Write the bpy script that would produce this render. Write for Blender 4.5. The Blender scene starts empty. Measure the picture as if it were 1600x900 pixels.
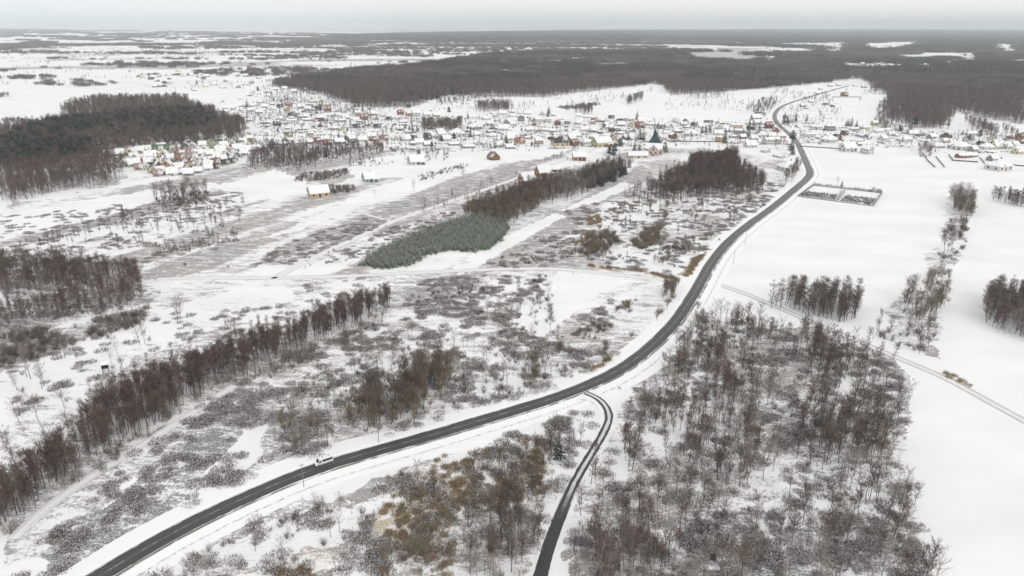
import bpy, math, random
import numpy as np
from mathutils import Matrix, Vector, Euler

# ------------------------------------------------------------------ camera, world, sun, exposure
S = bpy.context.scene
COL = S.collection
H = 130.0
FPX = 1142.0
PITCH = math.radians(19.88)
ROLL = math.radians(0.2)
CAM_R = Matrix.Rotation(math.pi / 2 - PITCH, 3, 'X') @ Matrix.Rotation(ROLL, 3, 'Z')
cd = bpy.data.cameras.new("camera")
cam = bpy.data.objects.new("camera", cd)
COL.objects.link(cam)
cd.sensor_width = 36.0
cd.lens = FPX / 1600 * 36.0
cd.clip_start = 1.0
cd.clip_end = 200000.0
cam.matrix_world = Matrix.Translation((0, 0, H)) @ CAM_R.to_4x4()
S.camera = cam

S.view_settings.view_transform = 'Standard'
S.view_settings.look = 'None'
S.view_settings.exposure = 0.12
S.view_settings.gamma = 1.0
S.view_settings.use_curve_mapping = False
S.cycles.max_bounces = 5
S.cycles.diffuse_bounces = 3
S.cycles.glossy_bounces = 1
S.cycles.transmission_bounces = 1
S.cycles.volume_bounces = 4
S.cycles.transparent_max_bounces = 4
S.cycles.use_denoising = True
S.cycles.denoising_prefilter = 'ACCURATE'
S.cycles.denoising_input_passes = 'RGB_ALBEDO_NORMAL'
S.cycles.caustics_reflective = False
S.cycles.caustics_refractive = False

SUN_EL, SUN_AZ = math.radians(38), math.radians(150)   # pale sun behind cloud, behind-right of the camera
W = bpy.data.worlds.new("World")
S.world = W
W.use_nodes = True
nt = W.node_tree
for n in list(nt.nodes): nt.nodes.remove(n)
def N(t, kind, **kw):
    n = t.nodes.new(kind)
    for k, v in kw.items(): setattr(n, k, v)
    return n
sky = N(nt, 'ShaderNodeTexSky', sky_type='NISHITA', sun_disc=False)
sky.sun_elevation = SUN_EL
sky.sun_rotation = SUN_AZ
b1 = N(nt, 'ShaderNodeBackground'); b1.inputs[1].default_value = 0.08
nt.links.new(sky.outputs[0], b1.inputs[0])
tc = N(nt, 'ShaderNodeTexCoord')
mp = N(nt, 'ShaderNodeMapping'); mp.inputs['Scale'].default_value = (1, 1, 6)
nt.links.new(tc.outputs['Generated'], mp.inputs[0])
nz = N(nt, 'ShaderNodeTexNoise'); nz.inputs['Scale'].default_value = 1.6; nz.inputs['Detail'].default_value = 4
nt.links.new(mp.outputs[0], nz.inputs['Vector'])
cr = N(nt, 'ShaderNodeValToRGB')
cr.color_ramp.elements[0].position = 0.32; cr.color_ramp.elements[0].color = (0.885, 0.905, 0.905, 1)
cr.color_ramp.elements[1].position = 0.68; cr.color_ramp.elements[1].color = (0.99, 0.95, 0.90, 1)
sxyz = N(nt, 'ShaderNodeSeparateXYZ'); nt.links.new(tc.outputs['Generated'], sxyz.inputs[0])
sm1 = N(nt, 'ShaderNodeMath', operation='MULTIPLY_ADD'); sm1.inputs[1].default_value = 0.22; nt.links.new(sxyz.outputs[0], sm1.inputs[0]); nt.links.new(nz.outputs[0], sm1.inputs[2])
nt.links.new(sm1.outputs[0], cr.inputs[0])
b2 = N(nt, 'ShaderNodeBackground'); b2.inputs[1].default_value = 1.0
nt.links.new(cr.outputs[0], b2.inputs[0])
mx = N(nt, 'ShaderNodeMixShader'); mx.inputs[0].default_value = 0.93
nt.links.new(b1.outputs[0], mx.inputs[1]); nt.links.new(b2.outputs[0], mx.inputs[2])
wo = N(nt, 'ShaderNodeOutputWorld'); nt.links.new(mx.outputs[0], wo.inputs[0])

sl = bpy.data.lights.new("sun", 'SUN'); sl.energy = 0.95; sl.angle = math.radians(25); sl.color = (1, 0.965, 0.92)
so = bpy.data.objects.new("sun", sl); COL.objects.link(so)
sd = Vector((math.sin(SUN_AZ) * math.cos(SUN_EL), math.cos(SUN_AZ) * math.cos(SUN_EL), math.sin(SUN_EL)))
so.rotation_euler = sd.to_track_quat('Z', 'Y').to_euler()
so.location = sd * 500

HAZE_DENSITY = 7.5e-5
RMAX = 60000.0

# ------------------------------------------------------------------ helpers
rng = np.random.default_rng(7)
random.seed(7)
CR = np.array(CAM_R)
def px2w(px, py):
    px = np.asarray(px, float); py = np.asarray(py, float)
    d = np.stack([px - 800, 450 - py, np.full_like(px, -FPX)], -1) @ CR.T
    dz = np.minimum(d[..., 2], -1e-6)
    t = H / -dz
    P = d * t[..., None]
    r = np.hypot(P[..., 0], P[..., 1])
    k = np.minimum(1, RMAX / np.maximum(r, 1))
    return P[..., :2] * k[..., None]
def at(x, y):
    p = px2w([x], [y])[0]
    return float(p[0]), float(p[1])
def poly(pts):
    a = np.array(pts, float)
    return px2w(a[:, 0], a[:, 1])
def inside(P, X, Y):
    res = np.zeros(X.shape, bool)
    n = len(P)
    x0, y0 = P.min(0); x1, y1 = P.max(0)
    m = (X >= x0) & (X <= x1) & (Y >= y0) & (Y <= y1)
    xs, ys = X[m], Y[m]
    r = np.zeros(xs.shape, bool)
    for i in range(n):
        ax, ay = P[i]; bx, by = P[(i + 1) % n]
        if ay == by: continue
        c = ((ay > ys) != (by > ys)) & (xs < (bx - ax) * (ys - ay) / (by - ay) + ax)
        r ^= c
    res[m] = r
    return res
def _h(ix, iy, s):
    v = (ix.astype(np.int64) * 374761393 + iy.astype(np.int64) * 668265263 + s * 1442695041) & 0xffffffff
    v = ((v ^ (v >> 13)) * 1274126177) & 0xffffffff
    v = v ^ (v >> 16)
    return (v & 0xffffff) / float(0xffffff)
def vn(x, y, sc, seed=0):
    x = x / sc; y = y / sc
    ix = np.floor(x); iy = np.floor(y)
    fx = x - ix; fy = y - iy
    fx = fx * fx * (3 - 2 * fx); fy = fy * fy * (3 - 2 * fy)
    ix = ix.astype(np.int64); iy = iy.astype(np.int64)
    a = _h(ix, iy, seed); b = _h(ix + 1, iy, seed); c = _h(ix, iy + 1, seed); d = _h(ix + 1, iy + 1, seed)
    return (a * (1 - fx) + b * fx) * (1 - fy) + (c * (1 - fx) + d * fx) * fy
def fbm(x, y, sc, seed=0, o=4):
    t = 0; a = 1.0; s = 0
    for k in range(o):
        t = t + a * vn(x + 17.3 * k, y - 9.1 * k, sc / 2 ** k, seed + k * 31); s += a; a *= 0.5
    return t / s
def sstep(a, b, x):
    t = np.clip((x - a) / (b - a), 0, 1)
    return t * t * (3 - 2 * t)

def tag(o, label=None, cat=None, group=None, kind=None):
    if label: o['label'] = label
    if cat: o['category'] = cat
    if group: o['group'] = group
    if kind: o['kind'] = kind
    return o
def link(name, me, parent=None, loc=None, rz=0):
    o = bpy.data.objects.new(name, me); COL.objects.link(o)
    if parent is not None: o.parent = parent
    if loc is not None: o.location = loc
    if rz: o.rotation_euler = (0, 0, rz)
    return o
def np_mesh(name, V, F, mats, mi=None, smooth=False):
    """V (n,3), F (m,k) with k = 3 or 4"""
    V = np.asarray(V, np.float32); F = np.asarray(F, np.int32)
    me = bpy.data.meshes.new(name)
    me.vertices.add(len(V)); me.vertices.foreach_set('co', V.ravel())
    k = F.shape[1]
    me.loops.add(F.size); me.loops.foreach_set('vertex_index', F.ravel())
    me.polygons.add(len(F))
    me.polygons.foreach_set('loop_start', np.arange(0, F.size, k, dtype=np.int32))
    me.polygons.foreach_set('loop_total', np.full(len(F), k, np.int32))
    for m in mats: me.materials.append(m)
    if mi is not None: me.polygons.foreach_set('material_index', np.asarray(mi, np.int32))
    if smooth: me.polygons.foreach_set('use_smooth', np.ones(len(F), bool))
    me.update(calc_edges=True)
    return me
class MB:
    """collects polygons for one mesh"""
    def __init__(s): s.v = []; s.f = []; s.m = []
    def face(s, pts, m=0):
        n = len(s.v); s.v += [tuple(p) for p in pts]; s.f.append(list(range(n, n + len(pts)))); s.m.append(m)
    def box(s, x0, x1, y0, y1, z0, z1, m=0):
        n = len(s.v)
        s.v += [(x0, y0, z0), (x1, y0, z0), (x1, y1, z0), (x0, y1, z0), (x0, y0, z1), (x1, y0, z1), (x1, y1, z1), (x0, y1, z1)]
        for q in ((0, 3, 2, 1), (4, 5, 6, 7), (0, 1, 5, 4), (1, 2, 6, 5), (2, 3, 7, 6), (3, 0, 4, 7)):
            s.f.append([n + i for i in q]); s.m.append(m)
    def prism(s, prof, x0, x1, m=0, axis='x'):
        n = len(s.v); k = len(prof)
        for x in (x0, x1):
            for a, b in prof:
                s.v.append((x, a, b) if axis == 'x' else (a, x, b))
        s.f.append([n + i for i in range(k)][::-1]); s.m.append(m)
        s.f.append([n + k + i for i in range(k)]); s.m.append(m)
        for i in range(k):
            j = (i + 1) % k
            s.f.append([n + i, n + j, n + k + j, n + k + i]); s.m.append(m)
    def cyl(s, c, r0, r1, z0, z1, k=8, m=0):
        n = len(s.v)
        for z, r in ((z0, r0), (z1, r1)):
            for i in range(k):
                a = 2 * math.pi * i / k
                s.v.append((c[0] + r * math.cos(a), c[1] + r * math.sin(a), z))
        for i in range(k):
            j = (i + 1) % k
            s.f.append([n + i, n + j, n + k + j, n + k + i]); s.m.append(m)
        s.f.append([n + k + i for i in range(k)]); s.m.append(m)
        s.f.append([n + i for i in range(k)][::-1]); s.m.append(m)
    def mesh(s, name, mats):
        me = bpy.data.meshes.new(name); me.from_pydata(s.v, [], s.f)
        for m in mats: me.materials.append(m)
        for p, mi in zip(me.polygons, s.m): p.material_index = mi
        return me

# ------------------------------------------------------------------ materials
def mat(name, col, rough=0.9, spec=0.2):
    m = bpy.data.materials.new(name); m.use_nodes = True
    b = m.node_tree.nodes['Principled BSDF']
    b.inputs['Base Color'].default_value = (*col, 1); b.inputs['Roughness'].default_value = rough
    b.inputs['Specular IOR Level'].default_value = spec
    return m
def noise_mat(name, c1, c2, scale=1.0, lo=0.4, hi=0.6, rough=0.9, detail=4, spec=0.2, coord='Object', bump=0.0, stretch=None):
    m = mat(name, c1, rough, spec); t = m.node_tree; b = t.nodes['Principled BSDF']
    c = N(t, 'ShaderNodeTexCoord'); n = N(t, 'ShaderNodeTexNoise')
    n.inputs['Scale'].default_value = scale; n.inputs['Detail'].default_value = detail
    src = c.outputs[coord]
    if stretch:
        q = N(t, 'ShaderNodeMapping'); q.inputs['Scale'].default_value = stretch
        t.links.new(src, q.inputs[0]); src = q.outputs[0]
    t.links.new(src, n.inputs['Vector'])
    r = N(t, 'ShaderNodeValToRGB'); r.color_ramp.elements[0].position = lo; r.color_ramp.elements[1].position = hi
    r.color_ramp.elements[0].color = (*c1, 1); r.color_ramp.elements[1].color = (*c2, 1)
    t.links.new(n.outputs[0], r.inputs[0]); t.links.new(r.outputs[0], b.inputs['Base Color'])
    if bump:
        bp = N(t, 'ShaderNodeBump'); bp.inputs['Strength'].default_value = bump
        t.links.new(n.outputs[0], bp.inputs['Height']); t.links.new(bp.outputs[0], b.inputs['Normal'])
    return m
def plant_mat(name, cols, rough=1.0):
    """base colour varies from plant to plant (random per object / instance)"""
    m = mat(name, cols[0], rough, 0.05); t = m.node_tree; b = t.nodes['Principled BSDF']
    oi = N(t, 'ShaderNodeObjectInfo'); r = N(t, 'ShaderNodeValToRGB')
    els = r.color_ramp.elements
    while len(els) < len(cols): els.new(0.5)
    for i, c in enumerate(cols):
        els[i].position = i / (len(cols) - 1); els[i].color = (*c, 1)
    t.links.new(oi.outputs['Random'], r.inputs[0]); t.links.new(r.outputs[0], b.inputs['Base Color'])
    return m
SNOW = (0.84, 0.85, 0.86)
M = {}
M['snow'] = noise_mat('snow', SNOW, (0.80, 0.81, 0.83), 0.6, 0.3, 0.7, 0.8)
M['bark_pale'] = plant_mat('bark_pale', [(0.30, 0.28, 0.26), (0.16, 0.14, 0.13), (0.38, 0.36, 0.34)])
M['bark_dark'] = plant_mat('bark_dark', [(0.07, 0.055, 0.045), (0.11, 0.09, 0.075)])
M['twig_red'] = plant_mat('twig_red', [(0.115, 0.065, 0.055), (0.15, 0.095, 0.085), (0.085, 0.055, 0.05), (0.19, 0.14, 0.125)])
M['twig_brown'] = plant_mat('twig_brown', [(0.13, 0.098, 0.08), (0.18, 0.14, 0.115), (0.095, 0.072, 0.06), (0.23, 0.185, 0.155)])
M['twig_grey'] = plant_mat('twig_grey', [(0.26, 0.225, 0.20), (0.34, 0.30, 0.275), (0.20, 0.17, 0.155)])
M['twig_olive'] = plant_mat('twig_olive', [(0.22, 0.17, 0.12), (0.29, 0.24, 0.18), (0.17, 0.14, 0.11)])
M['twig_frost'] = mat('twig_frost', (0.62, 0.62, 0.63), 1.0, 0.05)
M['needle'] = plant_mat('needle', [(0.022, 0.040, 0.030), (0.035, 0.055, 0.034), (0.018, 0.034, 0.030)])
M['needle_young'] = plant_mat('needle_young', [(0.08, 0.135, 0.06), (0.105, 0.165, 0.08), (0.06, 0.105, 0.045)])
M['reed'] = plant_mat('reed', [(0.34, 0.26, 0.17), (0.27, 0.20, 0.13), (0.42, 0.34, 0.23)])
M['scrub_dark'] = plant_mat('scrub_dark', [(0.11, 0.088, 0.078), (0.17, 0.14, 0.125), (0.21, 0.17, 0.155)])

# ------------------------------------------------------------------ plants (triangle soups)
def perp(D, r):
    R = r.normal(size=D.shape); P = np.cross(D, R)
    return P / np.maximum(np.linalg.norm(P, axis=1, keepdims=True), 1e-6)
def norm(D): return D / np.maximum(np.linalg.norm(D, axis=1, keepdims=True), 1e-6)
def blades(P, D, L, Wd, r):
    """thin tapered triangles"""
    q = perp(D, r) * (np.asarray(Wd).reshape(-1, 1) * 0.5)
    a = P - q; b = P + q; c = P + D * np.asarray(L).reshape(-1, 1)
    V = np.stack([a, b, c], 1).reshape(-1, 3)
    return V
def tubes(P0, P1, R0, R1, k=3):
    """tapered prisms between points -> triangles"""
    D = norm(P1 - P0)
    up = np.where(np.abs(D[:, 2:3]) > 0.9, np.array([[1.0, 0, 0]]), np.array([[0, 0, 1.0]]))
    U = norm(np.cross(D, up)); Vv = np.cross(D, U)
    out = []
    for i in range(k):
        a0 = 2 * math.pi * i / k; a1 = 2 * math.pi * (i + 1) / k
        c0, s0, c1, s1 = math.cos(a0), math.sin(a0), math.cos(a1), math.sin(a1)
        n0 = U * c0 + Vv * s0; n1 = U * c1 + Vv * s1
        A = P0 + n0 * R0[:, None]; B = P0 + n1 * R0[:, None]; C = P1 + n1 * R1[:, None]; Dd = P1 + n0 * R1[:, None]
        out.append(np.stack([A, B, C, A, C, Dd], 1).reshape(-1, 3))
    return np.concatenate(out)
def soup(name, groups):
    """groups: list of (V tri soup, material)"""
    V = np.concatenate([g[0] for g in groups]); mi = np.concatenate([np.full(len(g[0]) // 3, i) for i, g in enumerate(groups)])
    F = np.arange(len(V)).reshape(-1, 3)
    return np_mesh(name, V, F, [g[1] for g in groups], mi)
def bare_tree(seed, h=12.0, cw=2.6, c0=0.35, nl=18, ntw=9, nsub=4, wtw=0.05, up=0.9, stems=1, rt=0.14, elong=1.0):
    """returns wood triangles, twig triangles"""
    r = np.random.default_rng(seed)
    wood = []; tw = []
    for s in range(stems):
        lean = r.normal(size=2) * (0.05 if stems == 1 else 0.22)
        hs = h * r.uniform(0.85, 1.0)
        ts = np.linspace(0, 1, 6)
        P = np.stack([lean[0] * hs * ts + r.normal(size=6) * 0.06 * h / 12, lean[1] * hs * ts + r.normal(size=6) * 0.06 * h / 12, ts * hs], 1)
        P[0] = (r.normal() * 0.15 * (stems > 1), r.normal() * 0.15 * (stems > 1), -0.1)
        R = rt * h / 12 * (1 - ts * 0.88)
        wood.append(tubes(P[:-1], P[1:], R[:-1], R[1:], 5))
        t = np.sort(r.uniform(c0, 0.97, nl))
        base = np.stack([np.interp(t, ts, P[:, i]) for i in range(3)], 1)
        az = np.arange(nl) * 2.399 + r.uniform(0, 6)
        prof = np.sin(np.clip((t - c0) / (1 - c0), 0, 1) * math.pi * 0.8 + 0.45) ** 0.8
        L = cw * prof * r.uniform(0.7, 1.25, nl) * elong + 0.4
        upv = up * r.uniform(0.6, 1.6, nl)
        D = norm(np.stack([np.cos(az), np.sin(az), upv], 1))
        mid = base + D * (L * 0.55)[:, None]
        D2 = norm(D + np.array([[0, 0, 0.45]]) + r.normal(size=D.shape) * 0.12)
        end = mid + D2 * (L * 0.55)[:, None]
        rl = 0.045 * h / 12
        wood.append(tubes(base, mid, np.full(nl, rl), np.full(nl, rl * 0.6), 3))
        wood.append(tubes(mid, end, np.full(nl, rl * 0.6), np.full(nl, rl * 0.2), 3))
        # twigs along limbs
        i = np.repeat(np.arange(nl), ntw); q = r.uniform(0.15, 1.0, nl * ntw)
        B = np.where((q < 0.5)[:, None], base[i] + (mid - base)[i] * (q * 2)[:, None], mid[i] + (end - mid)[i] * (q * 2 - 1)[:, None])
        TD = norm(D2[i] + r.normal(size=B.shape) * 0.55 + np.array([[0, 0, 0.25]]))
        TL = r.uniform(0.5, 1.25, len(B)) * (0.35 + 0.25 * cw) * h / 12 + 0.25
        tw.append(blades(B, TD, TL, np.full(len(B), wtw * 1.2), r))
        j = np.repeat(np.arange(len(B)), nsub); q = r.uniform(0.2, 1, len(j))
        B2 = B[j] + TD[j] * (TL[j] * q)[:, None]
        SD = norm(TD[j] + r.normal(size=B2.shape) * 0.6 + np.array([[0, 0, 0.2]]))
        tw.append(blades(B2, SD, TL[j] * r.uniform(0.35, 0.8, len(j)), np.full(len(j), wtw), r))
    return np.concatenate(wood), np.concatenate(tw)
def shrub(seed, h=3.0, w=1.8, n=26, sub=16, wt=0.045):
    r = np.random.default_rng(seed)
    az = r.uniform(0, 6.283, n); sp = np.sqrt(r.uniform(0, 1, n))
    B = np.stack([np.cos(az) * sp * w * 0.25, np.sin(az) * sp * w * 0.25, np.zeros(n)], 1)
    D = norm(np.stack([np.cos(az) * sp * w / h * 1.1, np.sin(az) * sp * w / h * 1.1, np.ones(n)], 1) + r.normal(size=(n, 3)) * 0.1)
    L = h * r.uniform(0.7, 1.0, n)
    wood = tubes(B, B + D * L[:, None] * 0.8, np.full(n, 0.03 * h / 3), np.full(n, 0.01), 3)
    i = np.repeat(np.arange(n), sub); q = r.uniform(0.2, 0.95, len(i))
    P = B[i] + D[i] * (L[i] * q)[:, None]
    TD = norm(D[i] + r.normal(size=P.shape) * 0.5)
    t = blades(P, TD, r.uniform(0.15, 0.4, len(i)) * h, np.full(len(i), wt), r)
    return wood, t
def conifer(seed, h=12.0, w=2.6, layers=16, per=9, nt_=7, snow=0.12, bare=0.08, droop=0.25, conic=1.0, tri=0.5, snowtop=0):
    r = np.random.default_rng(seed)
    trunk = tubes(np.array([[0, 0, -0.1]]), np.array([[0, 0, h * 0.98]]), np.array([0.17 * h / 12]), np.array([0.02]), 6)
    P = []; D = []; L = []
    for k in range(layers):
        t = k / (layers - 1)
        z = h * (bare + (0.97 - bare) * t)
        rad = w * ((1 - t) ** conic) * r.uniform(0.85, 1.1) + 0.12 * h / 12
        for a in range(per):
            az = a * 6.283 / per + k * 0.7 + r.normal() * 0.15
            ln = rad * r.uniform(0.75, 1.15)
            d = np.array([math.cos(az), math.sin(az), -droop + 0.5 * t + r.normal() * 0.08])
            P.append((0, 0, z + r.normal() * 0.1)); D.append(d); L.append(ln)
    P = np.array(P); D = norm(np.array(D)); L = np.array(L)
    wood = np.concatenate([trunk, tubes(P, P + D * L[:, None] * 0.8, np.full(len(P), 0.03 * h / 12), np.full(len(P), 0.01), 3)])
    i = np.repeat(np.arange(len(P)), nt_); q = r.uniform(0.15, 1.0, len(i))
    B = P[i] + D[i] * (L[i] * q)[:, None]
    side = norm(np.cross(D[i], np.array([[0, 0, 1.0]])))
    TD = norm(D[i] * 0.6 + side * r.uniform(-1, 1, (len(i), 1)) + np.array([[0, 0, -0.15]]) + r.normal(size=B.shape) * 0.15)
    TL = (0.18 + 0.3 * r.uniform(size=len(i))) * L[i] + 0.12 * h / 12
    leaf = blades(B, TD, TL, TL * tri, r)
    ns = int(len(i) * snow)
    pz = np.clip(B[:, 2] / h, 0, 1) ** snowtop + 1e-6 if snowtop else np.ones(len(i))
    sel = r.choice(len(i), ns, replace=False, p=pz / pz.sum())
    Bs = B[sel] + np.array([[0, 0, 0.05 * h / 12]])
    q2 = norm(np.cross(TD[sel], np.array([[0, 0, 1.0]]))) * (TL[sel] * tri * 0.55)[:, None]
    sn = np.stack([Bs - q2, Bs + q2, Bs + TD[sel] * (TL[sel] * 0.9)[:, None] + np.array([[0, 0, 0.04]])], 1).reshape(-1, 3)
    return wood, leaf, sn
def scrub(seed, w=2.2, h=0.9, n=150, frost=60):
    r = np.random.default_rng(seed)
    a = r.uniform(0, 6.283, n); q = np.sqrt(r.uniform(0, 1, n)) * w
    P = np.stack([np.cos(a) * q, np.sin(a) * q, np.zeros(n)], 1)
    D = norm(np.stack([r.normal(size=n) * 0.5, r.normal(size=n) * 0.5, np.ones(n)], 1))
    L = h * r.uniform(0.4, 1.1, n)
    d = blades(P, D, L, r.uniform(0.08, 0.2, n), r)
    i = r.choice(n, frost)
    s = blades(P[i] + D[i] * (L[i] * 0.6)[:, None], norm(D[i] + r.normal(size=(frost, 3)) * 0.8), L[i] * 0.5, r.uniform(0.1, 0.25, frost), r)
    return d, s

# ------------------------------------------------------------------ geometry-nodes scatter for uncountable masses
def scatter_group():
    g = bpy.data.node_groups.new('scatter', 'GeometryNodeTree')
    g.interface.new_socket('Geometry', in_out='INPUT', socket_type='NodeSocketGeometry')
    g.interface.new_socket('Geometry', in_out='OUTPUT', socket_type='NodeSocketGeometry')
    return g
def scatter(name, X, Y, scale, protos, label, group=None, zs=None, sz=None):
    n = len(X)
    me = bpy.data.meshes.new(name)
    me.vertices.add(n)
    co = np.zeros((n, 3), np.float32); co[:, 0] = X; co[:, 1] = Y
    if zs is not None: co[:, 2] = zs
    me.vertices.foreach_set('co', co.ravel())
    a = me.attributes.new('turn', 'FLOAT_VECTOR', 'POINT')
    rv = np.zeros((n, 3), np.float32); rv[:, 2] = rng.uniform(0, 6.283, n); rv[:, :2] = rng.normal(size=(n, 2)) * 0.03
    a.data.foreach_set('vector', rv.ravel())
    a = me.attributes.new('size', 'FLOAT_VECTOR', 'POINT')
    sv = np.repeat(np.asarray(scale, np.float32).reshape(-1, 1), 3, 1)
    if sz is not None: sv[:, 2] *= sz
    a.data.foreach_set('vector', sv.ravel().astype(np.float32))
    a = me.attributes.new('pick', 'INT', 'POINT')
    a.data.foreach_set('value', rng.integers(0, len(protos), n).astype(np.int32))
    pc = bpy.data.collections.new(name + '_sources')
    for p in protos: pc.objects.link(p)
    o = link(name, me)
    g = scatter_group()
    gi = N(g, 'NodeGroupInput'); go = N(g, 'NodeGroupOutput')
    ci = N(g, 'GeometryNodeCollectionInfo'); ci.inputs['Collection'].default_value = pc
    ci.inputs['Separate Children'].default_value = True; ci.inputs['Reset Children'].default_value = True
    ip = N(g, 'GeometryNodeInstanceOnPoints'); ip.inputs['Pick Instance'].default_value = True
    def na(nm, ty):
        q = N(g, 'GeometryNodeInputNamedAttribute', data_type=ty); q.inputs['Name'].default_value = nm
        return [s for s in q.outputs if s.enabled and s.name == 'Attribute'][0]
    g.links.new(gi.outputs[0], ip.inputs['Points']); g.links.new(ci.outputs[0], ip.inputs['Instance'])
    g.links.new(na('pick', 'INT'), ip.inputs['Instance Index'])
    e2r = N(g, 'FunctionNodeEulerToRotation'); g.links.new(na('turn', 'FLOAT_VECTOR'), e2r.inputs[0])
    g.links.new(e2r.outputs[0], ip.inputs['Rotation']); g.links.new(na('size', 'FLOAT_VECTOR'), ip.inputs['Scale'])
    g.links.new(ip.outputs[0], go.inputs[0])
    md = o.modifiers.new('scatter', 'NODES'); md.node_group = g
    tag(o, label, None, group, 'stuff')
    return o
def proto(name, me): return bpy.data.objects.new(name, me)
def rpoints(pxpoly, dens, clump=None, thr=0.5, soft=0.12, seed=0, jitter=0.0, world=False):
    """random points in a polygon (pixels -> ground), thinned by a clump noise"""
    P = np.array(pxpoly, float) if world else poly(pxpoly)
    x0, y0 = P.min(0); x1, y1 = P.max(0)
    n = int((x1 - x0) * (y1 - y0) * dens)
    if n > 3000000: n = 3000000
    X = rng.uniform(x0, x1, n); Y = rng.uniform(y0, y1, n)
    jx = (fbm(X, Y, 12, seed + 5, 2) - 0.5) * jitter; jy = (fbm(X, Y, 12, seed + 9, 2) - 0.5) * jitter
    m = inside(P, X + jx, Y + jy)
    X, Y = X[m], Y[m]
    if clump:
        f = fbm(X, Y, clump, seed + 77, 3)
        k = rng.uniform(size=len(X)) < sstep(thr - soft, thr + soft, f)
        X, Y = X[k], Y[k]
    return X, Y
ORD = ['first', 'second', 'third', 'fourth', 'fifth', 'sixth', 'seventh', 'eighth', 'ninth', 'tenth', 'eleventh', 'twelfth']

# ------------------------------------------------------------------ ground cover map (where snow lies clean, where grass and heath show through)
HEATH = (0.11, 0.08, 0.075); GREYB = (0.17, 0.145, 0.135); OCHRE = (0.33, 0.25, 0.15); DARK = (0.075, 0.06, 0.06); PINK = (0.36, 0.30, 0.285); FLOOR = (0.15, 0.12, 0.115)
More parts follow.
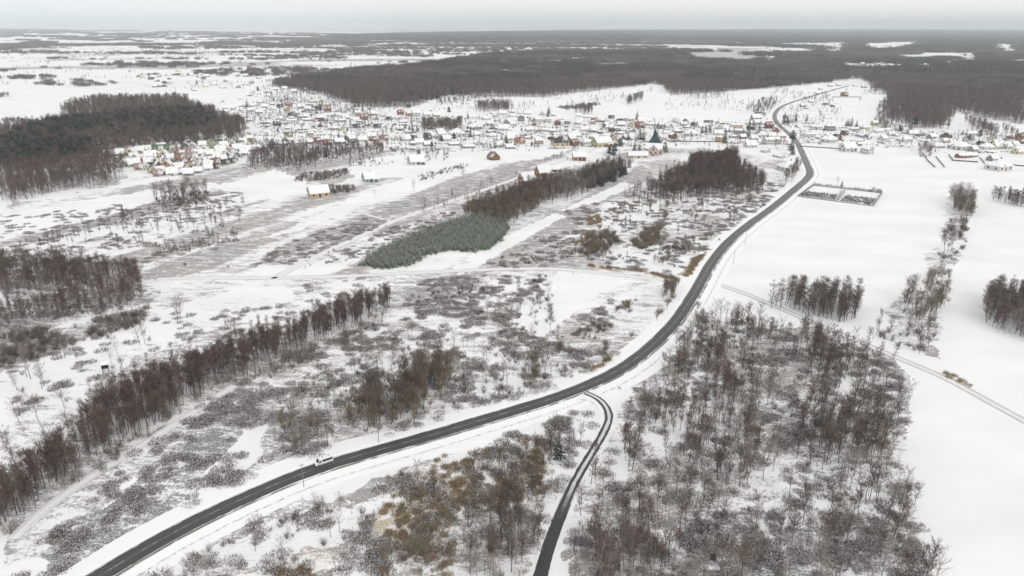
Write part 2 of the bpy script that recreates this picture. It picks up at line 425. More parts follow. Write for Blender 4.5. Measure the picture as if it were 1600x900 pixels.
# polygon in photograph pixels, cover, colour, raggedness in metres
PAINT = [
 ([(0,325),(330,262),(520,232),(900,228),(1230,232),(1250,300),(1060,490),(960,590),(700,680),(400,770),(100,905),(0,905)], 0.50, GREYB, 6),
 ([(180,905),(420,800),(700,715),(900,640),(940,650),(830,905)], 0.52, GREYB, 4),
 ([(900,905),(885,800),(930,720),(960,650),(1010,580),(1060,520),(1085,480),(1200,482),(1260,512),(1400,562),(1418,605),(1414,700),(1430,800),(1458,905)], 0.60, GREYB, 4),
 ([(1100,445),(1140,440),(1215,478),(1260,510),(1120,520),(1085,480)], 0.26, GREYB, 4),
 ([(0,40),(700,60),(560,100),(430,130),(350,180),(330,200),(0,200)], 0.10, GREYB, 30),
 # clean fields
 ([(1268,225),(1600,235),(1600,662),(1480,592),(1400,556),(1205,472),(1112,440),(1150,378),(1228,318),(1268,280)], 0.025, GREYB, 1),
 ([(1424,585),(1480,592),(1600,664),(1600,905),(1460,905),(1434,800),(1416,700)], 0.02, GREYB, 1.5),
 ([(878,425),(975,433),(905,480),(832,540),(778,520),(800,490)], 0.03, GREYB, 2.0),
 ([(700,424),(762,382),(975,284),(992,290),(870,345),(800,385),(735,425)], 0.02, GREYB, 1.0),
 ([(0,335),(100,318),(200,303),(330,285),(350,290),(250,318),(130,346),(0,366)], 0.04, GREYB, 4),
 ([(335,292),(430,266),(475,280),(480,300),(440,310),(380,306)], 0.03, GREYB, 3),
 ([(300,408),(420,372),(540,335),(650,288),(770,262),(820,246),(700,238),(590,262),(500,300),(560,308),(470,345),(350,395)], 0.24, GREYB, 4),
 ([(540,262),(620,240),(760,222),(920,225),(850,248),(760,256),(640,275),(560,278)], 0.04, GREYB, 3),
 ([(0,575),(180,515),(300,470),(430,445),(470,455),(440,478),(330,520),(190,562),(90,600),(0,650)], 0.30, GREYB, 8),
 ([(270,690),(400,640),(420,680),(330,740),(220,790)], 0.26, GREYB, 8),
 ([(300,860),(600,765),(650,775),(600,800),(400,880)], 0.28, GREYB, 6),
 ([(590,178),(720,157),(880,150),(1030,132),(1050,152),(1200,138),(1340,120),(1400,135),(1390,165),(1370,185),(1300,205),(1210,200),(1000,188),(800,182)], 0.03, GREYB, 8),
 ([(330,190),(420,150),(520,165),(760,180),(1000,190),(1250,200),(1600,212),(1600,240),(1250,225),(900,232),(600,240),(380,235)], 0.26, GREYB, 5),
 # openings in the right-hand wood
 # heath, brush and rough grass
 ([(380,418),(455,378),(585,336),(610,346),(540,378),(450,416)], 0.74, HEATH, 5),
 ([(480,416),(620,352),(700,330),(725,330),(620,385),(560,402),(556,418),(520,412)], 0.60, HEATH, 6),
 ([(570,340),(700,292),(860,243),(905,245),(800,276),(650,332)], 0.58, HEATH, 8),
 ([(640,400),(700,385),(740,395),(700,418),(600,424),(560,422)], 0.45, PINK, 5),
 ([(560,470),(615,448),(680,436),(740,428),(850,436),(790,490),(640,502)], 0.56, HEATH, 8),
 ([(900,500),(955,468),(992,462),(935,520),(880,525)], 0.55, GREYB, 4),
 ([(750,412),(830,380),(885,360),(905,382),(885,414),(800,421)], 0.52, GREYB, 5),
 ([(1000,480),(1050,462),(1062,480),(1010,550),(930,585),(880,590),(800,590),(880,545)], 0.52, GREYB, 6),
 ([(880,330),(1000,300),(1190,280),(1230,290),(1130,380),(1080,430),(980,425),(900,400)], 0.44, GREYB, 8),
 ([(0,535),(215,485),(235,465),(222,505),(100,545),(0,585)], 0.72, GREYB, 5),
 ([(0,400),(210,402),(235,470),(0,535)], 0.66, HEATH, 6),
 ([(30,372),(150,340),(320,300),(380,298),(350,332),(215,392),(60,400)], 0.50, HEATH, 8),
 ([(276,404),(365,370),(378,378),(300,405)], 0.85, GREYB, 2),
 ([(30,905),(30,855),(140,772),(240,700),(330,632),(425,600),(430,640),(300,725),(200,810),(100,890)], 0.66, DARK, 14),
 ([(430,560),(600,498),(780,455),(860,445),(800,520),(910,560),(800,625),(560,690),(440,660)], 0.52, GREYB, 8),
 ([(1040,905),(1060,830),(1150,800),(1350,800),(1440,860),(1458,905)], 0.60, DARK, 8),
 ([(1483,280),(1522,300),(1512,350),(1492,410),(1462,560),(1380,520),(1400,480),(1440,410),(1475,350)], 0.48, GREYB, 3),
 ([(640,760),(700,715),(850,690),(850,770),(700,800),(600,885),(588,800)], 0.50, OCHRE, 6),
 ([(400,905),(450,865),(500,850),(490,905)], 0.45, OCHRE, 6),
 ([(1075,432),(1060,428),(1085,405),(1104,392),(1108,400),(1094,420)], 0.8, OCHRE, 1.5),
 ([(920,418),(1010,428),(1066,440),(1060,432),(1000,424),(925,414)], 0.8, OCHRE, 0.5),
 ([(1464,583),(1480,584),(1520,604),(1512,610)], 0.8, OCHRE, 0.8),
 ([(1094,562),(1104,566),(1085,620),(1072,665),(1062,662),(1074,612)], 0.10, GREYB, 1.5),
 ([(958,690),(968,690),(985,760),(975,775),(962,735)], 0.10, GREYB, 2),
 ([(1092,700),(1099,700),(1094,790),(1086,790)], 0.14, GREYB, 1.5),
 ([(1010,815),(1050,835),(1090,880),(1070,880),(1030,845)], 0.15, GREYB, 3),
 ([(1150,790),(1200,840),(1215,860),(1190,850)], 0.12, GREYB, 3), ([(1230,850),(1290,880),(1350,870),(1300,895),(1250,885)], 0.15, GREYB, 4),
 ([(1310,590),(1325,600),(1335,670),(1320,665)], 0.15, GREYB, 3), ([(1010,670),(1060,680),(1050,715),(1015,705)], 0.15, GREYB, 4), ([(1105,505),(1150,500),(1170,535),(1120,545)], 0.18, GREYB, 4),
 # forest floor
 ([(0,205),(100,190),(300,165),(380,200),(385,222),(260,235),(170,245),(190,262),(188,290),(100,298),(0,322)], 0.55, FLOOR, 10),
 ([(425,134),(480,118),(560,106),(650,101),(780,80),(900,76),(1080,76),(1250,84),(1600,90),(1600,200),(1490,172),(1480,196),(1420,200),(1375,182),(1390,152),(1345,122),(1215,136),(1050,150),(1030,130),(850,152),(700,150),(640,168),(560,168),(500,148)], 0.62, FLOOR, 12),
 ([(1480,196),(1490,172),(1500,176),(1540,186),(1600,195),(1600,228),(1560,215),(1500,205)], 0.04, GREYB, 10),
]
def ground():
    dep = np.concatenate([np.radians(np.array([88, 80, 70, 62, 56, 52])), np.radians(np.arange(49, 0.9, -0.1)), np.radians(np.geomspace(0.9, math.degrees(math.atan(H / RMAX)), 45))])
    R = H / np.tan(dep)
    R[-1] = RMAX
    core = np.arange(-44, 44.01, 0.16)
    az = np.radians(np.concatenate([core, np.arange(48, 316, 4.0)]))
    nr, na = len(R), len(az)
    RR, AA = np.meshgrid(R, az, indexing='ij')
    X = RR * np.sin(AA); Y = RR * np.cos(AA)
    cover = np.full(X.shape, 0.12); col = np.zeros(X.shape + (3,)); col[:] = GREYB
    cover[Y < 60] = 0.35
    for pts, c, k, rag in PAINT:
        P = poly(pts)
        jx = (fbm(X, Y, max(4, rag * 2.5), 3, 3) - 0.5) * 2 * rag * 1.6; jy = (fbm(X, Y, max(4, rag * 2.5), 4, 3) - 0.5) * 2 * rag * 2.2
        m = inside(P, X + jx, Y + jy)
        cover[m] = c; col[m] = k
    big = fbm(X, Y, 45, 11, 4); mid = fbm(X * 0.8 + Y * 0.35, Y, 14, 12, 3)
    cv = cover + (cover > 0.05) * ((big - 0.5) * 0.55 + (mid - 0.5) * 0.35) * np.clip(cover * 3, 0.15, 1)
    d0 = poly([(437, 430), (960, 218)]); dv = d0[1] - d0[0]; dv = dv / np.linalg.norm(dv)
    al = X * dv[0] + Y * dv[1]; ac = X * dv[1] - Y * dv[0]
    st = fbm(al * 0.07 + 40, ac + (fbm(X, Y, 60, 5, 2) - .5) * 5, 19, 91, 2) + 0.35 * (fbm(al * 0.15, ac, 6, 92, 2) - .5)
    reg = inside(poly([(-300,440),(430,436),(900,420),(1060,300),(960,226),(330,236),(180,290),(-300,350)]), X, Y)
    cv = np.where(reg & (cover > 0.05), cv + 0.13 + (st - 0.50) * 1.15, cv)
    far = sstep(900, 2500, RR)
    strip = fbm(X * 0.6, Y * 1.1, 210, 21, 5)
    cv = np.where(RR > 1500, np.where(cover < 0.3, cover * 0.5 + 0.60 * sstep(0.50, 0.64, strip) * far, cover), cv)
    cv = np.where(RR > 11000, np.maximum(cv, 0.50 + 0.35 * (fbm(X * 0.3, Y, 1500, 71, 4) - 0.35)), cv)
    hue = fbm(X, Y, 30, 33, 3)[..., None]
    col = col * (0.85 + 0.4 * hue) + (hue - 0.5) * np.array([0.06, 0.0, -0.02])
    V = np.zeros((nr * na + 1, 3)); V[1:, 0] = X.ravel(); V[1:, 1] = Y.ravel()
    i, j = np.meshgrid(np.arange(nr - 1), np.arange(na), indexing='ij'); j2 = (j + 1) % na
    a = 1 + i * na + j; b = 1 + i * na + j2; c = 1 + (i + 1) * na + j2; d = 1 + (i + 1) * na + j
    F = np.stack([a, b, c, d], -1).reshape(-1, 4)
    # the middle under the camera: quads with the nadir point doubled are avoided by a small fan
    me = np_mesh('snowy_ground', V, F, [M['ground']])
    import bmesh
    bm = bmesh.new(); bm.from_mesh(me); bm.verts.ensure_lookup_table()
    for q in range(na): bm.faces.new((bm.verts[0], bm.verts[1 + (q + 1) % na], bm.verts[1 + q]))
    bmesh.ops.recalc_face_normals(bm, faces=bm.faces[-na:])
    bm.to_mesh(me); bm.free()
    cva = np.concatenate([[0.2], np.clip(cv, 0, 0.66).ravel()]).astype(np.float32)
    at_ = me.attributes.new('cover', 'FLOAT', 'POINT'); at_.data.foreach_set('value', cva)
    cc = np.ones((nr * na + 1, 4), np.float32); cc[1:, :3] = np.clip(col, 0.02, 1).reshape(-1, 3)
    ca = me.attributes.new('growth', 'FLOAT_COLOR', 'POINT'); ca.data.foreach_set('color', cc.ravel())
    o = link('ground', me); tag(o, 'snow covered ground with rough grass, heath and bare earth showing through', None, None, 'structure')
def ground_mat():
    m = mat('ground', SNOW, 0.85, 0.15); t = m.node_tree; b = t.nodes['Principled BSDF']; L = t.links.new
    M['ground'] = m
    ge = N(t, 'ShaderNodeTexCoord')
    cov = N(t, 'ShaderNodeAttribute', attribute_name='cover'); gr = N(t, 'ShaderNodeAttribute', attribute_name='growth')
    mp1 = N(t, 'ShaderNodeMapping'); mp1.inputs['Rotation'].default_value = (0, 0, math.radians(24)); mp1.inputs['Scale'].default_value = (0.55, 1.25, 1)
    L(ge.outputs['Object'], mp1.inputs[0])
    n1 = N(t, 'ShaderNodeTexNoise'); n1.inputs['Scale'].default_value = 0.20; n1.inputs['Detail'].default_value = 9; n1.inputs['Roughness'].default_value = 0.74
    L(mp1.outputs[0], n1.inputs['Vector'])
    n2 = N(t, 'ShaderNodeTexNoise'); n2.inputs['Scale'].default_value = 0.9; n2.inputs['Detail'].default_value = 5; n2.inputs['Roughness'].default_value = 0.7
    L(ge.outputs['Object'], n2.inputs['Vector'])
    ad = N(t, 'ShaderNodeMath', operation='MULTIPLY_ADD'); ad.inputs[1].default_value = 0.6
    L(n1.outputs[0], ad.inputs[0])
    m4 = N(t, 'ShaderNodeMath', operation='MULTIPLY'); m4.inputs[1].default_value = 0.4; L(n2.outputs[0], m4.inputs[0]); L(m4.outputs[0], ad.inputs[2])
    th = N(t, 'ShaderNodeMath', operation='MULTIPLY_ADD'); th.inputs[1].default_value = 0.42; th.inputs[2].default_value = -0.72
    L(cov.outputs['Fac'], th.inputs[0])
    sm = N(t, 'ShaderNodeMath', operation='ADD'); L(ad.outputs[0], sm.inputs[0]); L(th.outputs[0], sm.inputs[1])
    mr = N(t, 'ShaderNodeMapRange', interpolation_type='SMOOTHSTEP'); mr.inputs['From Min'].default_value = -0.045; mr.inputs['From Max'].default_value = 0.075
    L(sm.outputs[0], mr.inputs['Value'])
    n5 = N(t, 'ShaderNodeTexNoise'); n5.inputs['Scale'].default_value = 2.2; n5.inputs['Detail'].default_value = 4; n5.inputs['Roughness'].default_value = 0.7; L(ge.outputs['Object'], n5.inputs['Vector'])
    m5 = N(t, 'ShaderNodeMapRange', interpolation_type='SMOOTHSTEP'); m5.inputs['From Min'].default_value = 0.38; m5.inputs['From Max'].default_value = 0.58; m5.inputs['To Min'].default_value = 0.40; m5.inputs['To Max'].default_value = 0.97; L(n5.outputs[0], m5.inputs['Value'])
    fm = N(t, 'ShaderNodeMath', operation='MULTIPLY'); L(m5.outputs[0], fm.inputs[1]); L(mr.outputs[0], fm.inputs[0])
    n3 = N(t, 'ShaderNodeTexNoise'); n3.inputs['Scale'].default_value = 0.035; n3.inputs['Detail'].default_value = 6; L(mp1.outputs[0], n3.inputs['Vector'])
    sc = N(t, 'ShaderNodeValToRGB'); sc.color_ramp.elements[0].position = 0.3; sc.color_ramp.elements[0].color = (0.765, 0.77, 0.785, 1)
    sc.color_ramp.elements[1].position = 0.7; sc.color_ramp.elements[1].color = (0.86, 0.862, 0.865, 1); L(n3.outputs[0], sc.inputs[0])  # grey mottling of the snow, widened to paint shading of undulations into its colour
    mix = N(t, 'ShaderNodeMix', data_type='RGBA'); L(fm.outputs[0], mix.inputs[0]); L(sc.outputs[0], mix.inputs[6]); L(gr.outputs['Color'], mix.inputs[7])
    L(mix.outputs[2], b.inputs['Base Color'])
    bp = N(t, 'ShaderNodeBump'); bp.inputs['Strength'].default_value = 0.35; bp.inputs['Distance'].default_value = 0.5; L(ad.outputs[0], bp.inputs['Height']); L(bp.outputs[0], b.inputs['Normal'])
ground_mat()
ground()

# far low hills beyond the plain, on the left of the horizon
def hills():
    az = np.radians(np.arange(-46, 14, 0.15)); rows = np.linspace(0, 1, 7)
    A, T = np.meshgrid(az, rows, indexing='ij')
    R = 36000 + 14000 * T
    X = R * np.sin(A); Y = R * np.cos(A)
    prof = fbm(np.degrees(A) * 1.0 + 50, T * 2 + 3, 5, 9, 5)
    Z = np.sin(T * math.pi) * (150 * prof) * sstep(math.radians(14), math.radians(-20), A) - 2
    V = np.stack([X, Y, Z], -1).reshape(-1, 3); nr, na = A.shape
    i, j = np.meshgrid(np.arange(nr - 1), np.arange(na - 1), indexing='ij'); k = i * na + j
    F = np.stack([k, k + 1, k + na + 1, k + na], -1).reshape(-1, 4)[:, ::-1]
    o = link('hills', np_mesh('hills', V, F, [noise_mat('far_hill', (0.13, 0.13, 0.13), SNOW, 0.0006, 0.48, 0.56)], smooth=True))
    tag(o, 'low hazy hills on the horizon', None, None, 'structure')
hills()

# ------------------------------------------------------------------ roads
def smooth(pts, step=3.0):
    P = np.array(pts, float) if not isinstance(pts, np.ndarray) else pts
    Q = np.concatenate([[2 * P[0] - P[1]], P, [2 * P[-1] - P[-2]]])
    out = []
    for i in range(1, len(Q) - 2):
        p0, p1, p2, p3 = Q[i - 1], Q[i], Q[i + 1], Q[i + 2]
        n = max(2, int(np.linalg.norm(p2 - p1) / step))
        t = np.linspace(0, 1, n, endpoint=False)[:, None]
        out.append(0.5 * (2 * p1 + (p2 - p0) * t + (2 * p0 - 5 * p1 + 4 * p2 - p3) * t ** 2 + (3 * p1 - p0 - 3 * p2 + p3) * t ** 3))
    out = np.concatenate(out + [P[-1:]])
    # even spacing + light smoothing
    for _ in range(6): out[1:-1] = 0.25 * out[:-2] + 0.5 * out[1:-1] + 0.25 * out[2:]
    s = np.concatenate([[0], np.cumsum(np.linalg.norm(np.diff(out, axis=0), axis=1))])
    u = np.arange(0, s[-1], step)
    return np.stack([np.interp(u, s, out[:, 0]), np.interp(u, s, out[:, 1])], 1), u
def frame(P):
    T = np.gradient(P, axis=0); T /= np.linalg.norm(T, axis=1, keepdims=True)
    return T, np.stack([T[:, 1], -T[:, 0]], 1)     # right-hand side of travel
def ribbon(name, P, u, offs, zs, m, parent=None):
    """offs: list of lateral offset arrays (or scalars), zs: heights"""
    T, Rn = frame(P); n = len(P); k = len(offs)
    V = np.zeros((n, k, 3)); UV = np.zeros((n, k, 2))
    for i, (o, z) in enumerate(zip(offs, zs)):
        o = np.broadcast_to(o, n); V[:, i, :2] = P + Rn * o[:, None]; V[:, i, 2] = z
        UV[:, i, 0] = o; UV[:, i, 1] = u
    a, b = np.meshgrid(np.arange(n - 1), np.arange(k - 1), indexing='ij'); q = a * k + b
    F = np.stack([q, q + 1, q + k + 1, q + k], -1).reshape(-1, 4)
    me = np_mesh(name, V.reshape(-1, 3), F, [m])
    uv = me.uv_layers.new(name='along'); uv.data.foreach_set('uv', UV.reshape(-1, 2)[F.ravel()].astype(np.float32).ravel())
    me.validate()
    # face up
    nz_ = np.zeros(len(me.polygons) * 3); me.polygons.foreach_get('normal', nz_)
    if nz_[2::3].mean() < 0: me.flip_normals()
    return link(name, me, parent)
def uv_mat(name, base):
    m = mat(name, base, 0.7, 0.3); t = m.node_tree
    uv = N(t, 'ShaderNodeUVMap', uv_map='along'); sp = N(t, 'ShaderNodeSeparateXYZ'); t.links.new(uv.outputs[0], sp.inputs[0])
    return m, t, t.nodes['Principled BSDF'], uv, sp
def wave_mask(t, x, centre, half, soft):
    a = N(t, 'ShaderNodeMath', operation='SUBTRACT'); t.links.new(x, a.inputs[0]); a.inputs[1].default_value = centre
    b = N(t, 'ShaderNodeMath', operation='ABSOLUTE'); t.links.new(a.outputs[0], b.inputs[0])
    r = N(t, 'ShaderNodeMapRange', interpolation_type='SMOOTHSTEP'); t.links.new(b.outputs[0], r.inputs['Value'])
    r.inputs['From Min'].default_value = half - soft; r.inputs['From Max'].default_value = half + soft
    r.inputs['To Min'].default_value = 1; r.inputs['To Max'].default_value = 0
    return r.outputs[0]
def mth(t, op, a, b=None, c=None):
    n = N(t, 'ShaderNodeMath', operation=op)
    for i, v in enumerate((a, b, c)):
        if v is None: continue
        if isinstance(v, (int, float)): n.inputs[i].default_value = v
        else: t.links.new(v, n.inputs[i])
    return n.outputs[0]
def mixc(t, f, a, b):
    n = N(t, 'ShaderNodeMix', data_type='RGBA')
    if isinstance(f, float): n.inputs[0].default_value = f
    else: t.links.new(f, n.inputs[0])
    for i, v in ((6, a), (7, b)):
        if isinstance(v, tuple): n.inputs[i].default_value = (*v, 1)
        else: t.links.new(v, n.inputs[i])
    return n.outputs[2]
def uvnoise(t, uv, sx, sy, detail=4, rough=0.6):
    mp_ = N(t, 'ShaderNodeMapping'); mp_.inputs['Scale'].default_value = (sx, sy, 1); t.links.new(uv.outputs[0], mp_.inputs[0])
    n = N(t, 'ShaderNodeTexNoise'); n.inputs['Scale'].default_value = 1; n.inputs['Detail'].default_value = detail; n.inputs['Roughness'].default_value = rough
    t.links.new(mp_.outputs[0], n.inputs['Vector']); return n.outputs[0]

ROAD_PX = [(60,962),(156,902),(275,832),(400,772),(502,731),(600,703),(700,674),(800,644),(850,629),(900,611),(940,594),(975,575),(1012,547),(1050,510),(1073,478),(1090,450),(1112,411),(1137,380),(1168,353),(1200,330),(1225,310),(1250,289),(1261,279),(1265,270),(1260,256),(1253,240),(1246,225),(1235,212),(1220,199),(1212,190),(1210,181),(1214,173),(1225,165),(1250,156),(1287,145),(1327,134)]
RP, RU = smooth(poly(ROAD_PX), 3.0)
ZR = 0.45
rm, t, b, uv, sp = uv_mat('asphalt', (0.05, 0.05, 0.05))
tr = None
for c in (-2.1, -0.85, 0.85, 2.1):
    k = wave_mask(t, sp.outputs[0], c, 0.28, 0.22); tr = k if tr is None else mth(t, 'MAXIMUM', tr, k)
nn = uvnoise(t, uv, 0.8, 0.05, 6); nf = uvnoise(t, uv, 2.0, 0.8, 5)
c1 = mixc(t, nn, (0.040, 0.039, 0.037), (0.075, 0.073, 0.070))
c2 = mixc(t, mth(t, 'MULTIPLY', tr, 0.5), c1, (0.045, 0.043, 0.042))
cen = wave_mask(t, sp.outputs[0], 0, 0.35, 0.3)
c3 = mixc(t, mth(t, 'MULTIPLY', cen, 0.45), c2, (0.14, 0.14, 0.14))
b.inputs['Roughness'].default_value = 0.5
# thin slush film grows with distance from the ploughed stretch
sl_ = N(t, 'ShaderNodeMapRange'); t.links.new(sp.outputs[1], sl_.inputs['Value']); sl_.inputs['From Min'].default_value = 250; sl_.inputs['From Max'].default_value = 900
sl_.inputs['To Min'].default_value = 0.0; sl_.inputs['To Max'].default_value = 0.30
edge = mth(t, 'MULTIPLY', mth(t, 'SUBTRACT', 1.0, tr), mth(t, 'MULTIPLY', sl_.outputs[0], mth(t, 'ADD', nf, 0.4)))
c4 = mixc(t, edge, c3, (0.55, 0.56, 0.57))
ax_ = mth(t, 'ABSOLUTE', sp.outputs[0])
em = N(t, 'ShaderNodeMapRange', interpolation_type='SMOOTHSTEP'); t.links.new(mth(t, 'ADD', ax_, mth(t, 'MULTIPLY', mth(t, 'SUBTRACT', uvnoise(t, uv, 0.5, 0.22, 6, 0.7), 0.5), 2.2)), em.inputs['Value'])
em.inputs['From Min'].default_value = 2.75; em.inputs['From Max'].default_value = 3.15; em.inputs['To Max'].default_value = 0.85
c4 = mixc(t, em.outputs[0], c4, (0.62, 0.62, 0.63))
t.links.new(c4, b.inputs['Base Color'])
ew = 3.0
n = len(RP)
eL = -ew + (vn(RU, RU * 0, 9, 5) - 0.5) * 0.35; eR = ew + (vn(RU, RU * 0, 7, 6) - 0.5) * 0.55
road = ribbon('main_road', RP, RU, [eL, eL * 0.5, 0.0, eR * 0.5, eR], [ZR, ZR + .04, ZR + .07, ZR + .04, ZR], rm)
tag(road, 'dark wet asphalt road sweeping from the bottom left to the village', None, None, 'structure')
# the verges: snow banks, with a strip of bare earth and grass on the south side, and a ditch
vm, t, b, uv, sp = uv_mat('snow_verge', SNOW)
nn = uvnoise(t, uv, 0.5, 0.10, 6, 0.65); nf = uvnoise(t, uv, 1.6, 0.5, 5, 0.7)
strip = wave_mask(t, sp.outputs[0], ew + 0.55, 0.45, 0.35)
patch = N(t, 'ShaderNodeMapRange', interpolation_type='SMOOTHSTEP'); t.links.new(nn, patch.inputs['Value']); patch.inputs['From Min'].default_value = 0.38; patch.inputs['From Max'].default_value = 0.50
ditch = wave_mask(t, sp.outputs[0], ew + 4.6, 0.35, 0.3)
dp = N(t, 'ShaderNodeMapRange', interpolation_type='SMOOTHSTEP'); t.links.new(nf, dp.inputs['Value']); dp.inputs['From Min'].default_value = 0.44; dp.inputs['From Max'].default_value = 0.6
lw = wave_mask(t, sp.outputs[0], -ew - 0.15, 0.12, 0.2)
f1 = mth(t, 'MULTIPLY', strip, patch.outputs[0]); f2 = mth(t, 'MULTIPLY', mth(t, 'MULTIPLY', ditch, dp.outputs[0]), 0.75)
f = mth(t, 'MAXIMUM', mth(t, 'MAXIMUM', f1, f2), mth(t, 'MULTIPLY', lw, 0.5))
earth = mixc(t, nf, (0.07, 0.06, 0.045), (0.17, 0.15, 0.11))
t.links.new(mixc(t, f, SNOW, earth), b.inputs['Base Color'])
wob = (vn(RU, RU * 0, 30, 8) - 0.5) * 3
oL = [eL, eL - 0.6, eL - 2.6, eL - 5.5 + wob, eL - 8.5 + wob]
zL = [ZR - 0.02, ZR + 0.10, ZR * 0.8, 0.12, -0.05]
vl = ribbon('north_verge', RP, RU, oL, zL, vm)
oR = [eR, eR + 0.5, eR + 1.2, eR + 3.6, eR + 4.6, eR + 5.6, eR + 9.0 + wob]
zR = [ZR - 0.02, ZR + 0.03, ZR - 0.03, 0.10, 0.03, 0.30, -0.05]
vr = ribbon('south_verge', RP, RU, oR, zR, vm)
tag(vl, 'smooth snow bank along the north side of the main road', None, None, 'structure')
tag(vr, 'snow verge with bare earth and a ditch south of the main road', None, None, 'structure')
# broken centre line: each dash a part of the road
md = noise_mat('worn_road_paint', (0.42, 0.42, 0.41), (0.10, 0.10, 0.10), 1.3, 0.45, 0.62)
T_, Rn_ = frame(RP)
k = 0
for s0 in np.arange(8, 560, 9.0):
    i0 = s0 / 3.0; pts = []
    for off in (-0.09, 0.09):
        for s in ((s0, s0 + 2.0, s0 + 4.0) if off < 0 else (s0 + 4.0, s0 + 2.0, s0)):
            x = np.interp(s, RU, RP[:, 0] + Rn_[:, 0] * off); y = np.interp(s, RU, RP[:, 1] + Rn_[:, 1] * off)
            pts.append((x, y, ZR + 0.078))
    mb = MB(); mb.face(pts[::-1]); me = mb.mesh('lane_dash', [md])
    if me.polygons[0].normal.z < 0: me.flip_normals()
    link('lane_dash', me, road)

# side road: wet black asphalt below, two wheel tracks in snow further up
SIDE_PX = [(820,960),(836,925),(845,899),(857,855),(872,815),(885,782),(900,750),(922,712),(936,690),(946,671),(953,655),(953,643),(945,631),(934,622),(920,616.5),(908,613.5)]
SP, SU = smooth(poly(SIDE_PX), 2.0)
sm_, t, b, uv, sp = uv_mat('side_road_surface', (0.05, 0.05, 0.05)); b.inputs['Roughness'].default_value = 0.45
nn = uvnoise(t, uv, 1.2, 0.25, 6, 0.65)
xw = mth(t, 'ADD', sp.outputs[0], mth(t, 'MULTIPLY', mth(t, 'SUBTRACT', nn, 0.5), 0.9))
trk = mth(t, 'MAXIMUM', wave_mask(t, xw, -1.0, 0.50, 0.12), wave_mask(t, xw, 1.0, 0.42, 0.12))
full = N(t, 'ShaderNodeMapRange', interpolation_type='SMOOTHSTEP'); t.links.new(mth(t, 'ADD', sp.outputs[1], mth(t, 'MULTIPLY', nn, 26)), full.inputs['Value'])
full.inputs['From Min'].default_value = 50; full.inputs['From Max'].default_value = 70; full.inputs['To Min'].default_value = 1; full.inputs['To Max'].default_value = 0
bare = mth(t, 'MAXIMUM', trk, mth(t, 'MULTIPLY', full.outputs[0], wave_mask(t, xw, 0, 1.75, 0.12)))
t.links.new(mixc(t, bare, mixc(t, mth(t, 'MULTIPLY', wave_mask(t, xw, 0, 1.2, 0.4), nn), (0.80, 0.805, 0.81), (0.42, 0.42, 0.425)), mixc(t, nn, (0.020, 0.019, 0.019), (0.055, 0.05, 0.05))), b.inputs['Base Color'])
fl_ = 2.2 * np.clip(1 - (SU[-1] - SU) / 9.0, 0, 1) ** 2
o = ribbon('side_road', SP, SU, [-3.2 - fl_, -1.75 - fl_, -1.0, 0, 1.0, 1.75 + fl_, 3.2 + fl_], [-0.03, 0.10, 0.07, 0.12, 0.07, 0.10, -0.03], sm_)
# lift the end onto the main road's bank
me = o.data
for v in me.vertices:
    d = math.hypot(v.co.x - SP[-1][0], v.co.y - SP[-1][1]); v.co.z += 0.50 * max(0, 1 - d / 14.0)
tag(o, 'narrow side road with black wheel tracks through snow branching south off the main road', None, None, 'structure')

TRK = []
def track(name, pts, w, label, rut=0.5, step=3.0, dark=(0.15, 0.125, 0.105), gauge=0.9, z=0.03):
    P, U = smooth(poly(pts), step)
    m, t, b, uv, sp = uv_mat(name + '_surface', SNOW)
    nn = uvnoise(t, uv, 0.9, 0.12, 5, 0.65)
    xw = mth(t, 'ADD', sp.outputs[0], mth(t, 'MULTIPLY', mth(t, 'SUBTRACT', nn, 0.5), 0.8))
    r = mth(t, 'MAXIMUM', wave_mask(t, xw, -gauge, 0.25, 0.15), wave_mask(t, xw, gauge, 0.25, 0.15))
    e = mth(t, 'MAXIMUM', wave_mask(t, xw, -w / 2 + 0.1, 0.3, 0.25), wave_mask(t, xw, w / 2 - 0.1, 0.3, 0.25))
    f = mth(t, 'MULTIPLY', mth(t, 'MAXIMUM', mth(t, 'MULTIPLY', r, 0.55), e), mth(t, 'MINIMUM', mth(t, 'MULTIPLY', mth(t, 'ADD', nn, 0.15), rut * 2.6), 0.95))
    t.links.new(mixc(t, f, (0.80, 0.80, 0.81), dark), b.inputs['Base Color'])
    o = ribbon(name, P, U, [-w / 2, -w / 4, 0, w / 4, w / 2], [0.004, z, z, z, 0.004], m)
    TRK.append(P); tag(o, label, None, None, 'structure'); return P
track('farm_track', [(245,436),(330,434),(430,434),(550,431),(650,426),(720,423),(800,420),(875,420),(950,428),(1025,436),(1072,441),(1090,446)], 5.5, 'snowy farm track crossing from the left to the main road below the conifer plantation', 0.55)
track('diagonal_track', [(425,436),(437,430),(500,398),(550,375),(612,347),(650,333),(700,316),(750,299),(800,281),(850,262),(900,244),(935,230),(960,218)], 5.5, 'straight snowy track running diagonally towards the village past the brick shells', 0.55, dark=(0.3, 0.26, 0.24))
track('cross_track', [(560,331),(590,340),(615,347)], 3.5, 'short snowy track joining the straight diagonal track', 0.4)
track('wood_path', [(20,842),(70,795),(140,745),(170,728),(230,690),(285,655),(335,622),(370,600)], 4.0, 'snowy path along the lower edge of the birch belt', 0.25, z=0.02)
track('field_track', [(1112,441),(1160,457),(1215,480),(1260,500),(1300,516),(1400,558),(1480,592),(1540,625),(1620,668)], 4.0, 'faint snowy field track crossing the white fields on the right', 0.75)
track('village_lane', [(1248,222),(1300,226),(1400,231),(1450,234),(1520,240),(1610,246)], 4.0, 'snowy lane past the houses on the right', 0.3)
track('village_street', [(640,224),(740,232),(850,222),(950,214),(1040,214),(1120,215),(1240,214)], 5.0, 'snowy street through the middle of the village', 0.35)

